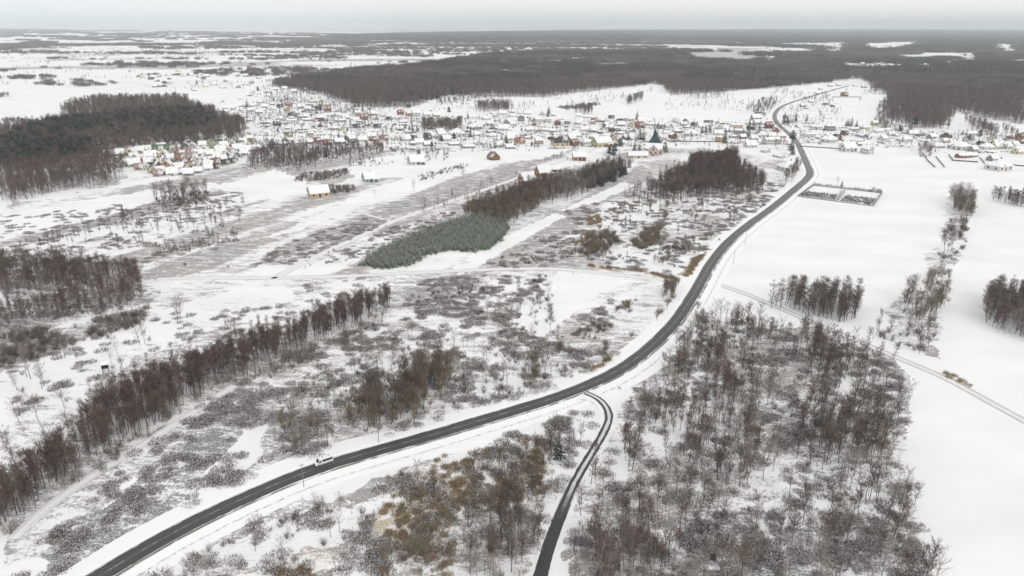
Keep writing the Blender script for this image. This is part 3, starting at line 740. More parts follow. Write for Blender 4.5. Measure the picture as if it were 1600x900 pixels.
# ------------------------------------------------------------------ plant kinds: (wood mesh, twig mesh) pairs for single plants, joined meshes for the masses
SPEC = {}
def kind_of(key, n, fn, mats, full=True):
    SPEC[key] = dict(parts=[], joined=[])
    for i in range(n):
        g = fn(i)
        SPEC[key]['joined'].append(soup(key, list(zip(g, mats))))
        if full: SPEC[key]['parts'].append([soup(key + '_piece', [(v, m)]) for v, m in zip(g, mats)])
kind_of('birch', 5, lambda i: bare_tree(10 + i, 12, 1.5, 0.30, 22, 8, 4, 0.055, 1.3), [M['bark_pale'], M['twig_red']])
kind_of('alder', 5, lambda i: bare_tree(30 + i, 12, 2.3, 0.28, 20, 9, 4, 0.055, 0.9), [M['bark_dark'], M['twig_brown']])
kind_of('aspen', 4, lambda i: bare_tree(50 + i, 12, 2.2, 0.30, 16, 8, 3, 0.05, 0.8), [M['bark_pale'], M['twig_grey']])
kind_of('willow', 4, lambda i: bare_tree(70 + i, 7, 1.7, 0.25, 12, 8, 4, 0.055, 1.1, stems=4, rt=0.1), [M['bark_dark'], M['twig_olive']])
kind_of('larch', 4, lambda i: bare_tree(90 + i, 15, 1.7, 0.15, 34, 7, 4, 0.06, 0.35), [M['bark_dark'], M['twig_brown']])
kind_of('bush', 5, lambda i: shrub(110 + i), [M['bark_dark'], M['scrub_dark']])
kind_of('grey_bush', 4, lambda i: shrub(130 + i, 2.6, 1.7, 22, 14), [M['bark_dark'], M['twig_grey']])
kind_of('olive_bush', 4, lambda i: shrub(150 + i, 3.2, 2.0, 34, 16), [M['bark_dark'], M['twig_olive']])
kind_of('spruce', 4, lambda i: conifer(170 + i, 12, 2.5, 16, 9, 7, 0.10), [M['bark_dark'], M['needle'], M['snow']])
kind_of('pine', 3, lambda i: conifer(190 + i, 12, 2.6, 9, 8, 9, 0.06, 0.45, -0.3, 0.45, 0.6), [M['bark_dark'], M['needle'], M['snow']])
kind_of('young_spruce', 4, lambda i: conifer(210 + i, 4.8, 1.4, 10, 8, 5, 0.46, 0.03, 0.15, 0.9, 0.6, 3.0), [M['bark_dark'], M['needle_young'], M['snow']])
def reed_fn(i):
    r = np.random.default_rng(230 + i); n = 90
    a = r.uniform(0, 6.283, n); q = np.sqrt(r.uniform(0, 1, n)) * 1.2
    P = np.stack([np.cos(a) * q, np.sin(a) * q, np.zeros(n)], 1)
    return (blades(P, norm(np.stack([r.normal(size=n) * .3, r.normal(size=n) * .3, np.ones(n)], 1)), r.uniform(0.6, 1.4, n), r.uniform(0.06, 0.14, n), r),)
def sapling_fn(i):
    r = np.random.default_rng(270 + i); n = 26
    a = r.uniform(0, 6.283, n); q = np.sqrt(r.uniform(0, 1, n)) * 1.8
    P = np.stack([np.cos(a) * q, np.sin(a) * q, np.full(n, -.1)], 1); D = norm(np.stack([r.normal(size=n) * .07, r.normal(size=n) * .07, np.ones(n)], 1)); L = r.uniform(2.4, 5.2, n)
    w = tubes(P, P + D * L[:, None], np.full(n, .035), np.full(n, .008), 3)
    j = np.repeat(np.arange(n), 9); t_ = r.uniform(.4, 1, len(j)); B = P[j] + D[j] * (L[j] * t_)[:, None]
    return w, blades(B, norm(D[j] + r.normal(size=B.shape) * .4), r.uniform(.3, .9, len(j)), np.full(len(j), .05), r)
kind_of('sapling', 4, sapling_fn, [M['twig_brown'], M['twig_grey']])
kind_of('reed', 3, reed_fn, [M['reed']], False)
kind_of('scrub', 4, lambda i: scrub(250 + i), [M['scrub_dark'], M['twig_frost']], False)

# ------------------------------------------------------------------ where the plants stand
# (polygon in photo pixels of the ground they stand on, kinds, plants per m2, height scale range, clump size, clump threshold, label place)
OPEN = [poly(q) for q in ([(866,706),(882,706),(884,730),(864,730)], [(1094,562),(1104,566),(1085,620),(1072,665),(1062,662),(1074,612)], [(958,690),(970,690),(988,760),(978,775),(960,735)], [(1092,700),(1100,700),(1095,790),(1085,790)], [(1010,812),(1055,832),(1095,880),(1070,884),(1025,845)], [(1310,590),(1325,600),(1335,670),(1320,665)], [(1010,670),(1060,680),(1050,715),(1015,705)])]
TREES = []   # rows: kind, x, y, scale, place
def stand(pts, kinds, dens, sc=(0.75, 1.15), clump=None, thr=0.5, place='', seed=0, jit=6, soft=0.12):
    X, Y = rpoints(pts, dens, clump, thr, soft, seed, jit)
    if len(X) == 0: return
    # nothing grows on the roads
    d = np.full(len(X), 1e9)
    for Q, wd in [(RP, 8.0), (SP, 4.0)] + [(q_, 2.6) for q_ in TRK]:
        for q in Q[::2]:
            d = np.minimum(d, np.hypot(X - q[0], Y - q[1]) - wd)
    m = d > 0
    for h_ in OPEN: m &= ~inside(h_, X, Y)
    X, Y = X[m], Y[m]
    kk = rng.choice(len(kinds), len(X)); s = rng.uniform(sc[0], sc[1], len(X))
    for i in range(len(X)): TREES.append((kinds[kk[i]], X[i], Y[i], s[i], place))
BELT = 'in the birch belt above the wood path'
stand([(-20,850),(30,815),(140,728),(230,675),(330,607),(400,590),(450,560),(520,525),(600,490),(612,474),(540,490),(440,535),(400,550),(330,572),(270,598),(200,620),(140,660),(120,700),(60,745),(-20,800)], ['birch','birch','birch','alder'], 0.27, (0.6,1.12), 8, 0.31, BELT, 1, 4)
stand([(330,590),(440,560),(600,482),(560,495),(430,545),(330,580)], ['spruce','pine'], 0.008, (0.6,0.9), None, .5, BELT, 3)
stand([(-20,800),(60,735),(130,680),(210,612),(330,560),(450,525),(600,480),(600,470),(440,508),(320,540),(190,590),(110,650),(40,705),(-20,760)], ['birch','sapling','grey_bush','bush'], 0.10, (0.5,0.9), 10, .44, BELT, 104)
stand([(0,850),(230,690),(330,612),(400,592),(440,590),(560,530),(600,510),(600,490),(450,560),(330,600),(0,830)], ['grey_bush','sapling'], 0.14, (0.6,1.1), 8, .43, 'under the birch belt', 4)
W2 = 'in the reddish left edge wood'
stand([(-20,450),(60,438),(130,436),(215,440),(222,470),(210,486),(120,500),(-20,525)], ['birch','birch','aspen','grey_bush'], 0.19, (0.55,1.0), 14, .38, W2, 5)
stand([(-20,430),(60,426),(130,430),(130,442),(-20,452)], ['alder','alder','birch'], 0.10, (0.9,1.45), 14, .40, W2, 6)
stand([(140,425),(215,430),(215,442),(140,440)], ['birch','alder'], 0.09, (0.8,1.1), None, .5, W2, 6)
stand([(-20,530),(215,488),(235,465),(222,508),(100,548),(-20,585)], ['grey_bush','bush'], 0.16, (0.8,1.4), 12, .38, 'below the reddish left edge wood', 7)
stand([(0,560),(130,520),(280,500),(140,600),(60,680),(0,700)], ['grey_bush','aspen'], 0.010, (0.6,1.0), None, .5, 'on the snowy clearing at left', 8)
stand([(-10,720),(60,690),(130,640),(160,600),(210,600),(150,660),(60,745),(-10,770)], ['grey_bush','aspen','bush'], 0.05, (0.6,1.0), 12, .45, 'between the clearing and the birch belt at left', 9)
TH = 'in the thicket above the main road'
stand([(530,668),(560,640),(620,610),(680,580),(700,572),(705,600),(690,625),(620,665),(560,690)], ['willow','alder'], 0.11, (0.9,1.35), 16, .40, TH, 10)
stand([(400,690),(480,650),(560,640),(620,660),(700,630),(640,665),(520,700),(440,715)], ['aspen','willow','grey_bush'], 0.05, (0.7,1.1), 14, .42, TH, 11)
stand([(450,590),(640,510),(860,460),(900,560),(860,600),(760,635),(700,650),(560,690),(440,660)], ['grey_bush','aspen','bush','grey_bush'], 0.06, (0.4,0.95), 12, .46, 'on the rough ground north of the main road', 12)
stand([(800,610),(830,560),(870,545),(905,565),(905,590),(840,612)], ['willow','aspen','grey_bush'], 0.07, (0.6,1.0), 10, .42, 'beside the long bend of the main road', 13)
stand([(880,530),(960,480),(1000,470),(940,530),(890,555)], ['bush','olive_bush'], 0.10, (0.5,0.9), 10, .45, 'on the rough strip beside the white field', 14)
stand([(940,560),(1030,490),(1055,460),(1062,470),(1045,505),(1000,550),(960,575)], ['olive_bush','bush','willow'], 0.09, (0.6,1.0), 9, .46, 'close to the bend of the main road', 15)
stand([(1030,475),(1058,468),(1064,445),(1040,450)], ['willow','alder'], 0.10, (0.6,0.9), None, .5, 'beside the main road where the farm track meets it', 16)

SB = 'in the scrub below the main road'
stand([(640,790),(660,760),(720,730),(860,690),(870,720),(840,760),(740,790),(690,800)], ['willow','olive_bush','sapling','grey_bush'], 0.11, (0.5,0.95), 10, .48, SB, 17)
stand([(588,880),(600,830),(650,810),(720,830),(740,890),(690,930),(600,930)], ['olive_bush','willow','grey_bush','sapling'], 0.10, (0.5,0.9), 9, .49, SB, 18)
stand([(700,930),(720,830),(780,790),(850,780),(872,800),(858,840),(838,930)], ['sapling','birch','aspen','grey_bush','alder'], 0.14, (0.7,1.0), 14, .42, SB, 19)
stand([(800,720),(860,690),(925,660),(938,665),(915,715),(880,770),(850,790),(790,770)], ['willow','alder','grey_bush','sapling'], 0.11, (0.5,0.9), 10, .46, SB, 20)
stand([(190,930),(330,850),(420,820),(560,760),(680,730),(640,800),(560,850),(400,930)], ['grey_bush','bush','aspen'], 0.09, (0.35,0.8), 12, .48, SB, 21)
RW = 'in the wood right of the side road'
RWP = [(895,940),(890,830),(925,750),(950,690),(975,655),(1010,605),(1050,560),(1078,505),(1105,500),(1200,505),(1260,520),(1400,568),(1420,605),(1417,700),(1432,800),(1458,900),(1462,940)]
stand(RWP, ['alder','birch','aspen','aspen','aspen'], 0.045, (0.6,1.1), 18, .47, RW, 22)
stand([(1240,560),(1290,540),(1400,590),(1412,650),(1400,740),(1240,720)], ['alder','birch'], 0.055, (0.8,1.15), 16, .47, RW, 23)
stand([(985,670),(1020,610),(1070,560),(1110,570),(1060,680),(1000,740),(960,730)], ['birch','alder','willow'], 0.07, (0.6,1.0), 12, .46, RW, 24)
stand([(1080,520),(1100,500),(1200,510),(1180,545),(1090,560)], ['birch','grey_bush','willow'], 0.05, (0.7,1.0), 12, .5, RW, 25)
stand(RWP, ['grey_bush','bush','grey_bush'], 0.05, (0.4,0.8), 12, .50, RW, 26)
stand([(890,940),(900,840),(960,780),(1040,800),(1040,940)], ['sapling','sapling','birch'], 0.13, (0.7,1.2), 12, .42, RW, 27)
stand([(1060,700),(1120,600),(1180,640),(1180,760),(1100,800),(1050,780)], ['sapling','birch'], 0.07, (0.7,1.2), 12, .46, RW, 127)
stand([(1300,560),(1400,590),(1412,700),(1330,720)], ['sapling'], 0.05, (0.8,1.3), 12, .48, RW, 128)
CL = 'in the dark clump beyond the field track'
stand([(1198,478),(1215,468),(1250,466),(1332,474),(1338,498),(1310,505),(1250,490)], ['larch','larch','aspen','birch'], 0.14, (0.75,1.05), None, .5, CL, 28, 2)
RE = 'in the dark stand at the right edge'
stand([(1534,470),(1560,466),(1640,470),(1640,545),(1600,534),(1560,522),(1538,505)], ['larch','birch','aspen'], 0.18, (0.75,1.0), None, .5, RE, 29, 2)
HL = 'in the hedge line across the white fields'
stand([(1484,310),(1520,318),(1518,345),(1490,335)], ['alder','aspen','willow'], 0.07, (0.9,1.4), None, .5, HL, 30, 2)
stand([(1478,345),(1514,345),(1512,375),(1490,408),(1462,412)], ['bush','alder','grey_bush'], 0.07, (0.6,1.1), 12, .45, HL, 31, 3)
stand([(1430,450),(1488,420),(1484,470),(1460,500),(1400,505),(1395,490)], ['alder','willow','grey_bush','aspen'], 0.08, (0.7,1.1), 10, .42, HL, 32, 3)
stand([(1360,525),(1400,505),(1460,505),(1458,560),(1400,545)], ['grey_bush','bush','alder'], 0.07, (0.6,1.0), 10, .45, HL, 33, 3)
stand([(1548,305),(1600,312),(1640,318),(1640,330),(1552,318)], ['larch','birch'], 0.08, (0.6,0.8), None, .5, 'in the row at the upper right edge', 34, 2)
TC = 'in the thicket between the church and the main road'
stand([(1010,310),(1040,285),(1080,270),(1140,262),(1185,280),(1195,298),(1150,305),(1060,312)], ['birch','alder','birch'], 0.10, (0.8,1.25), 25, .40, TC, 35)
stand([(1075,268),(1145,258),(1150,285),(1085,290)], ['birch'], 0.13, (1.2,1.7), None, .5, TC, 36)
stand([(965,310),(1010,285),(1040,262),(1100,262),(1040,310),(1000,325)], ['aspen','grey_bush','birch'], 0.05, (0.5,0.9), 16, .44, TC, 37)
TS = 'in the strip of young trees above the plantation'
stand([(720,333),(800,305),(830,292),(880,298),(840,325),(800,352),(770,345)], ['willow','willow','birch'], 0.13, (0.8,1.1), None, .5, TS, 38, 3)
stand([(830,292),(915,272),(960,268),(935,292),(900,312),(850,322)], ['aspen','alder'], 0.10, (0.7,1.0), None, .5, TS, 39, 3)
stand([(908,282),(965,262),(978,272),(950,290),(915,295)], ['alder','spruce','birch'], 0.09, (0.9,1.3), None, .5, TS, 40, 3)
SHB = 'on open ground left of the main road'
stand([(905,400),(920,372),(955,360),(970,375),(935,402)], ['bush','olive_bush'], 0.12, (0.8,1.4), None, .5, SHB, 41)
stand([(985,388),(1000,362),(1035,352),(1030,378),(1005,390)], ['olive_bush'], 0.14, (0.8,1.2), None, .5, SHB, 42)
stand([(1028,392),(1040,384),(1080,386),(1075,394)], ['bush'], 0.14, (0.5,0.8), None, .5, SHB, 43)
stand([(880,400),(960,330),(1030,310),(1190,300),(1130,370),(1060,420),(950,410)], ['bush','grey_bush','willow','birch'], 0.03, (0.4,0.9), 18, .50, SHB, 44)
stand([(760,418),(840,370),(890,370),(905,395),(860,418)], ['bush','grey_bush'], 0.05, (0.3,0.7), 10, .50, SHB, 45)
stand([(640,330),(720,300),(880,245),(900,250),(830,275),(720,318),(660,340)], ['grey_bush','alder','birch'], 0.03, (0.3,0.7), 18, .50, 'beside the diagonal track', 46)
stand([(240,315),(280,300),(330,300),(330,318),(260,325)], ['bush','grey_bush','alder'], 0.06, (0.8,1.3), 18, .42, 'on the heath below the cottage colony', 47)
stand([(0,400),(40,380),(150,345),(240,325),(380,310),(380,380),(280,400),(220,430),(60,425)], ['bush','alder','alder','birch'], 0.022, (0.35,0.7), 18, .50, 'on the heath at far left', 48)
stand([(455,285),(470,272),(540,266),(550,272),(520,282)], ['bush','grey_bush'], 0.10, (0.7,1.2), None, .5, 'behind the beige house shell', 49)
stand([(510,304),(512,292),(530,292),(560,292),(545,300)], ['bush','grey_bush'], 0.10, (0.7,1.5), None, .5, 'beside the beige house shell', 50)
stand([(645,278),(700,262),(730,255),(730,262),(690,275),(660,284)], ['bush','grey_bush'], 0.05, (0.5,1.0), None, .5, 'below the white house', 51)
stand([(370,270),(400,248),(520,240),(700,235),(700,250),(560,262),(460,270)], ['birch','grey_bush','bush'], 0.04, (0.35,0.8), 25, .48, 'in the thicket below the village', 52)
stand([(385,262),(395,240),(430,232),(600,232),(600,240),(530,250),(470,262)], ['birch','birch','grey_bush'], 0.10, (0.5,0.85), None, .5, 'in the thicket below the village', 53)
stand([(400,430),(470,385),(600,345),(640,380),(560,415)], ['bush'], 0.010, (0.3,0.6), 12, .5, 'on the dark heath beside the plantation', 54)
stand([(560,500),(700,440),(860,430),(850,450),(700,480)], ['bush','grey_bush'], 0.05, (0.3,0.8), 12, .48, 'below the farm track', 55)
# village gardens: bare trees and bushes among the houses
VG = 'in a village garden'
stand([(330,190),(430,150),(520,165),(700,190),(900,190),(1240,195),(1240,235),(900,232),(700,240),(500,235),(380,232)], ['birch','alder','aspen','bush','grey_bush','bush'], 0.011, (0.4,0.85), 45, .43, VG, 56)
stand([(1180,180),(1210,140),(1300,150),(1330,200),(1600,215),(1600,250),(1250,230)], ['alder','bush','aspen','grey_bush'], 0.008, (0.4,0.85), 45, .44, VG, 57)
stand([(150,235),(260,215),(400,215),(440,232),(350,262),(260,278),(190,268)], ['birch','bush'], 0.014, (0.3,0.6), 40, .4, 'among the cottages', 58)
stand([(660,208),(720,208),(720,196),(660,196)], ['alder'], 0.04, (0.9,1.2), None, .5, VG, 59)
stand([(745,176),(800,176),(800,168),(740,168)], ['birch','alder'], 0.03, (0.9,1.3), None, .5, 'behind the village roofs', 60)
stand([(900,180),(926,180),(926,174),(900,174)], ['alder'], 0.03, (0.9,1.2), None, .5, 'behind the village roofs', 61)
stand([(975,168),(1005,158),(1006,152),(980,158)], ['alder'], 0.02, (0.9,1.2), None, .5, 'behind the village roofs', 62)
stand([(1225,285),(1240,258),(1252,262),(1245,280),(1232,290)], ['birch','alder'], 0.06, (0.6,0.9), None, .5, 'inside the sharp bend of the main road', 63)
stand([(1434,245),(1456,248),(1455,235),(1434,234)], ['alder','bush'], 0.03, (0.8,1.0), None, .5, VG, 64)
stand([(1505,190),(1530,195),(1560,215),(1555,222),(1520,205)], ['birch','alder'], 0.03, (0.9,1.2), None, .5, 'on the wooded strip at upper right', 65)
stand([(1435,192),(1475,195),(1484,202),(1440,204)], ['alder'], 0.03, (0.9,1.2), None, .5, 'in the small wood at upper right', 66)
stand([(1560,200),(1590,212),(1590,217),(1570,213)], ['birch'], 0.03, (0.7,0.9), None, .5, 'on the wooded strip at upper right', 67)
NF = 'on the snowy slope behind the village'
stand([(700,170),(780,152),(900,152),(1030,136),(1040,146),(940,162),(860,176),(760,182)], ['bush','grey_bush','alder','birch'], 0.010, (0.4,0.9), 40, .52, NF, 80)
stand([(1040,158),(1100,152),(1150,158),(1200,150),(1210,165),(1130,178),(1040,172)], ['grey_bush','birch','bush'], 0.007, (0.4,0.8), 40, .52, NF, 81)
stand([(870,168),(930,160),(940,164),(885,173)], ['bush'], 0.05, (0.6,1.1), None, .5, NF, 82)
stand([(680,160),(760,148),(770,152),(690,165)], ['bush','alder'], 0.03, (0.5,0.9), 30, .45, NF, 83)
stand([(1050,152),(1110,146),(1150,150),(1100,156)], ['birch','grey_bush'], 0.02, (0.5,0.9), 30, .45, NF, 84)
stand([(1075,142),(1100,137),(1180,139),(1120,147)], ['alder'], 0.02, (0.7,1.0), None, .5, NF, 85)
stand([(1160,178),(1185,160),(1215,158),(1208,178)], ['alder','birch'], 0.02, (0.6,1.0), 30, .4, NF, 86)
stand([(1245,158),(1300,144),(1330,142),(1270,160)], ['alder','bush'], 0.016, (0.4,0.8), 30, .45, NF, 87)
stand([(1345,140),(1380,140),(1390,152),(1350,150)], ['birch','grey_bush'], 0.016, (0.5,0.9), 30, .45, NF, 88)
stand([(1370,180),(1400,190),(1410,205),(1380,205),(1365,195)], ['birch','alder'], 0.03, (0.5,1.0), 30, .4, NF, 89)
stand([(380,150),(430,132),(520,152),(620,172),(600,178),(500,168)], ['alder','bush','birch'], 0.010, (0.5,0.9), 40, .45, 'along the foot of the great forest', 90)
stand([(680,166),(740,160),(700,172),(640,180)], ['bush'], 0.01, (0.5,0.9), 30, .5, NF, 91)
# evergreens in the village: measured feet (x, y, height scale, kind)
EVG = [(873,717,.85,'spruce'),(960,246,1.3,'pine'),(968,240,1.4,'pine'),(952,250,1.2,'pine'),(958,252,1.1,'pine'),(981,219,.95,'spruce'),(991,237,1.15,'spruce'),(999,236,.9,'spruce'),(1000,218,1.2,'spruce'),(1005,219,1.1,'spruce'),(1040,238,1.2,'spruce'),(983,262,1.0,'spruce'),(943,200,1.1,'spruce'),(995,187,1.2,'spruce'),(1132,224,1.5,'spruce'),(1097,208,.9,'spruce'),(1103,208,.95,'spruce'),(1109,207,.9,'spruce'),(1168,215,1.4,'spruce'),(1185,214,1.5,'spruce'),(1170,203,1.2,'spruce'),(1178,203,1.2,'spruce'),(1236,235,1.4,'spruce'),(1238,242,1.2,'spruce'),(1237,228,1.5,'pine'),(1325,197,1.0,'spruce'),(1330,197,1.2,'spruce'),(1322,197,.9,'spruce'),(1338,199,1.0,'spruce'),(1260,190,1.0,'spruce'),(1225,192,1.2,'spruce'),(1230,193,1.2,'spruce'),(1243,190,1.2,'spruce'),(1422,205,1.5,'spruce'),(1428,205,1.6,'pine'),(1405,214,1.2,'pine'),(1529,221,1.2,'pine'),(1589,222,1.0,'spruce'),(1528,229,.8,'spruce'),(578,178,1.3,'spruce'),(567,174,1.0,'spruce'),(637,172,.8,'pine'),(640,172,.8,'pine'),(617,168,.6,'pine'),(530,222,1.2,'spruce'),(540,224,.8,'pine'),(640,208,1.0,'spruce'),(645,208,1.2,'spruce'),(634,206,1.0,'spruce'),(652,206,1.0,'spruce'),(768,205,1.0,'spruce'),(772,205,.9,'spruce'),(784,224,1.2,'spruce'),(791,224,1.1,'spruce'),(731,186,1.0,'spruce'),(856,182,1.3,'spruce'),(858,178,1.1,'spruce'),(702,182,1.2,'pine'),(735,214,.9,'spruce'),(710,225,1.1,'pine'),(655,243,.9,'spruce'),(675,236,.9,'pine'),(690,228,1.0,'pine'),(429,201,.9,'pine'),(434,202,.9,'pine'),(438,202,.9,'pine'),(285,232,1.3,'spruce'),(276,232,1.1,'spruce'),(272,229,1.0,'spruce'),(197,249,1.0,'spruce'),(330,240,1.0,'spruce'),(278,240,.9,'spruce'),(495,178,1.0,'spruce'),(501,178,1.0,'pine'),(386,168,1.3,'spruce'),(404,147,1.2,'pine'),(462,183,.9,'spruce'),(510,252,.8,'pine'),(1308,290,.7,'aspen'),(1315,291,.5,'spruce'),(1360,300,.9,'bush'),(1370,300,1.1,'bush'),(1376,300,1.0,'bush'),(1365,297,1.0,'bush'),(647,300,1.0,'aspen'),(586,308,.6,'aspen'),(725,282,.9,'aspen'),(722,280,1.0,'aspen'),(1188,325,.8,'bush'),(1193,322,.9,'bush'),(1124,376,.6,'bush'),(575,465,.9,'bush'),(282,505,1.2,'aspen'),(278,504,1.1,'aspen'),(42,590,1.1,'aspen'),(48,592,1.1,'aspen'),(32,665,.9,'aspen'),(60,658,.9,'aspen'),(100,633,.7,'alder'),(200,345,.9,'bush'),(193,338,.8,'spruce'),(198,337,.7,'bush'),(290,415,.8,'bush'),(357,418,.6,'bush'),(600,240,.5,'bush'),(968,608,.5,'grey_bush'),(1372,518,.9,'birch'),(833,573,.9,'willow'),(698,578,1.0,'willow'),(512,696,1.0,'alder'),(618,655,1.1,'willow'),(1205,481,1.0,'larch'),(1212,478,.9,'larch'),(1334,478,1.0,'larch'),(1338,480,.9,'larch')]
for (x, y, s, k) in EVG:
    X_, Y_ = at(x, y); TREES.append((k, X_, Y_, s, 'LONE%d_%d' % (x, y)))

# the conifer plantation, planted in rows
PL = poly([(560,416),(575,400),(640,372),(705,345),(745,337),(790,343),(798,358),(780,382),(745,396),(700,392),(668,400),(640,416),(600,422)])
th = math.radians(38); x0, y0 = PL.min(0); x1, y1 = PL.max(0); cxm, cym = (x0 + x1) / 2, (y0 + y1) / 2
gx, gy = np.meshgrid(np.arange(-260, 260, 2.6), np.arange(-260, 260, 1.9))
gx = gx + rng.normal(size=gx.shape) * 0.28; gy = gy + rng.normal(size=gy.shape) * 0.35
X = cxm + gx * math.cos(th) - gy * math.sin(th); Y = cym + gx * math.sin(th) + gy * math.cos(th)
X = X.ravel(); Y = Y.ravel()
m = inside(PL, X + (vn(X, Y, 7, 2) - .5) * 4, Y + (vn(X, Y, 7, 3) - .5) * 4); X, Y = X[m], Y[m]
for a, b_ in zip(X, Y): TREES.append(('young_spruce', a, b_, random.uniform(0.75, 1.1), 'PLANT'))

# forests near enough to see single trees
F1a = [(0,212),(100,198),(300,172),(330,190),(340,205),(250,215),(200,220),(160,232),(150,250),(0,272)]
stand(F1a, ['pine','alder','pine'], 0.030, (1.0,1.45), 60, .44, 'in the mixed wood at upper left', 70, 20)
stand([(0,205),(100,190),(300,165),(380,195),(385,220),(260,232),(170,242),(190,262),(188,290),(100,298),(0,322)], ['birch','alder'], 0.045, (0.8,1.25), None, .5, 'in the mixed wood at upper left', 71, 20)
stand([(105,165),(150,158),(285,156),(300,166),(100,190)], ['birch','alder'], 0.035, (0.9,1.2), None, .5, 'in the mixed wood at upper left', 72, 20)
F2 = [(425,134),(480,121),(560,110),(650,104),(780,84),(900,80),(1080,80),(1250,84),(1600,90),(1600,195),(1540,186),(1500,176),(1490,172),(1480,196),(1420,200),(1375,182),(1390,152),(1345,122),(1215,136),(1050,150),(1030,130),(850,152),(700,150),(640,168),(560,168),(500,148)]
a0 = len(TREES)
stand(F2, ['birch','alder','alder'], 0.030, (1.0,1.4), None, .5, 'in the great forest', 73, 30)
TREES[a0:] = [q for q in TREES[a0:] if math.hypot(q[1], q[2]) < 1750]
stand([(600,158),(650,125),(720,115),(800,118),(900,130),(840,145),(740,145),(660,160)], ['spruce','pine'], 0.02, (0.9,1.3), 120, .46, 'in the great forest', 74, 30)
print('plants', len(TREES))

# ------------------------------------------------------------------ build the plants: the ones that show largest singly, the rest as masses
CI = np.linalg.inv(CR)
def w2px(x, y, z=0.0):
    d = CI @ np.array([x, y, z - H]); return 800 - FPX * d[0] / d[2], 450 + FPX * d[1] / d[2]
fam = {'birch': 'bare_tree', 'alder': 'bare_tree', 'aspen': 'bare_tree', 'willow': 'bare_tree', 'larch': 'bare_tree', 'bush': 'bush', 'grey_bush': 'bush', 'olive_bush': 'bush', 'sapling': 'bush', 'spruce': 'evergreen_tree', 'pine': 'evergreen_tree', 'young_spruce': 'young_spruce'}
look = {'birch': 'slender bare reddish birch', 'alder': 'bare brown tree', 'aspen': 'thin bare grey tree', 'willow': 'many stemmed olive brown tree', 'larch': 'narrow dark bare tree', 'bush': 'dark leafless bush', 'grey_bush': 'grey leafless bush', 'olive_bush': 'yellowish leafless bush', 'sapling': 'thin sapling clump', 'spruce': 'dark green pointed spruce', 'pine': 'dark green round pine', 'young_spruce': 'young green spruce'}
hgt = {'birch': 12, 'alder': 12, 'aspen': 12, 'willow': 7, 'larch': 15, 'bush': 3, 'grey_bush': 2.6, 'olive_bush': 3.2, 'sapling': 3.5, 'spruce': 12, 'pine': 12, 'young_spruce': 4.2}
rows = {}
for t_ in TREES:
    px, py = w2px(t_[1], t_[2])
    vis = -12 < px < 1612 and 40 < py < 930
    size = hgt[t_[0]] * t_[3] / math.hypot(t_[1], t_[2], H) + (10 if t_[4].startswith('LONE') else 0)
    if not vis and (px < -500 or px > 2100 or py > 1300): continue
    rows.setdefault(fam[t_[0]], []).append((size if vis else 0, t_, px, py))
def place_word(px, py):
    return ''
single = []
for f_, lst in rows.items():
    lst.sort(key=lambda q: -q[0])
    single += lst[:300]
    rest = lst[300:]
    bykind = {}
    for q in rest: bykind.setdefault(q[1][0], []).append(q[1])
    for kd, l2 in bykind.items():
        A = np.array([(q[1], q[2], q[3]) for q in l2])
        nm = {'bare_tree': 'bare_trees', 'bush': 'bushes', 'evergreen_tree': 'evergreen_trees', 'young_spruce': 'young_spruces'}[f_]
        scatter(nm, A[:, 0], A[:, 1], A[:, 2] / 1.0, [proto(kd, me) for me in SPEC[kd]['joined']], 'the many further ' + {'bare_tree': 'bare trees', 'bush': 'bushes', 'evergreen_tree': 'evergreens', 'young_spruce': 'young spruces of the plantation'}[f_] + ' seen beyond the nearest ones')
SIDE = [(0.2, 'far left'), (0.4, 'left'), (0.6, 'middle'), (0.8, 'right'), (1.01, 'far right')]
LONE_LABEL = {(873,717): 'lone dark green spruce left of the side road in the brown scrub', (1372,518): 'small reddish tree alone beside the field track at right', (647,300): 'lone round bare tree on the white field below the white house', (1360,300): None}
def landmark(px, py):
    L = [((1022,235),'the green roofed church'),((1313,305),'the cemetery'),((940,222),'the yellow walled house'),((493,300),'the beige house shell'),((820,282),'the brick house shells'),((576,278),'the pale blue house'),((648,248),'the white house by the thicket'),((260,245),'the cottage colony'),((1172,228),'the grey bend house'),((1262,275),'the sharp road bend'),((1215,185),'the far road curve'),((1296,215),'the long apartment houses'),((1430,210),'the upper right farmsteads'),((1540,235),'the right edge farmsteads'),((650,175),'the brick red roofs'),((440,170),'the upper left houses'),((770,200),'the middle village rows'),((280,500),'the clearing at left'),((80,640),'the clearing at left'),((680,380),'the spruce plantation'),((1140,376),'the main road'),((1270,460),'the dark tree clump')]
    return min(L, key=lambda q: math.hypot(q[0][0] - px, (q[0][1] - py) * 2))[1]
seen = {}
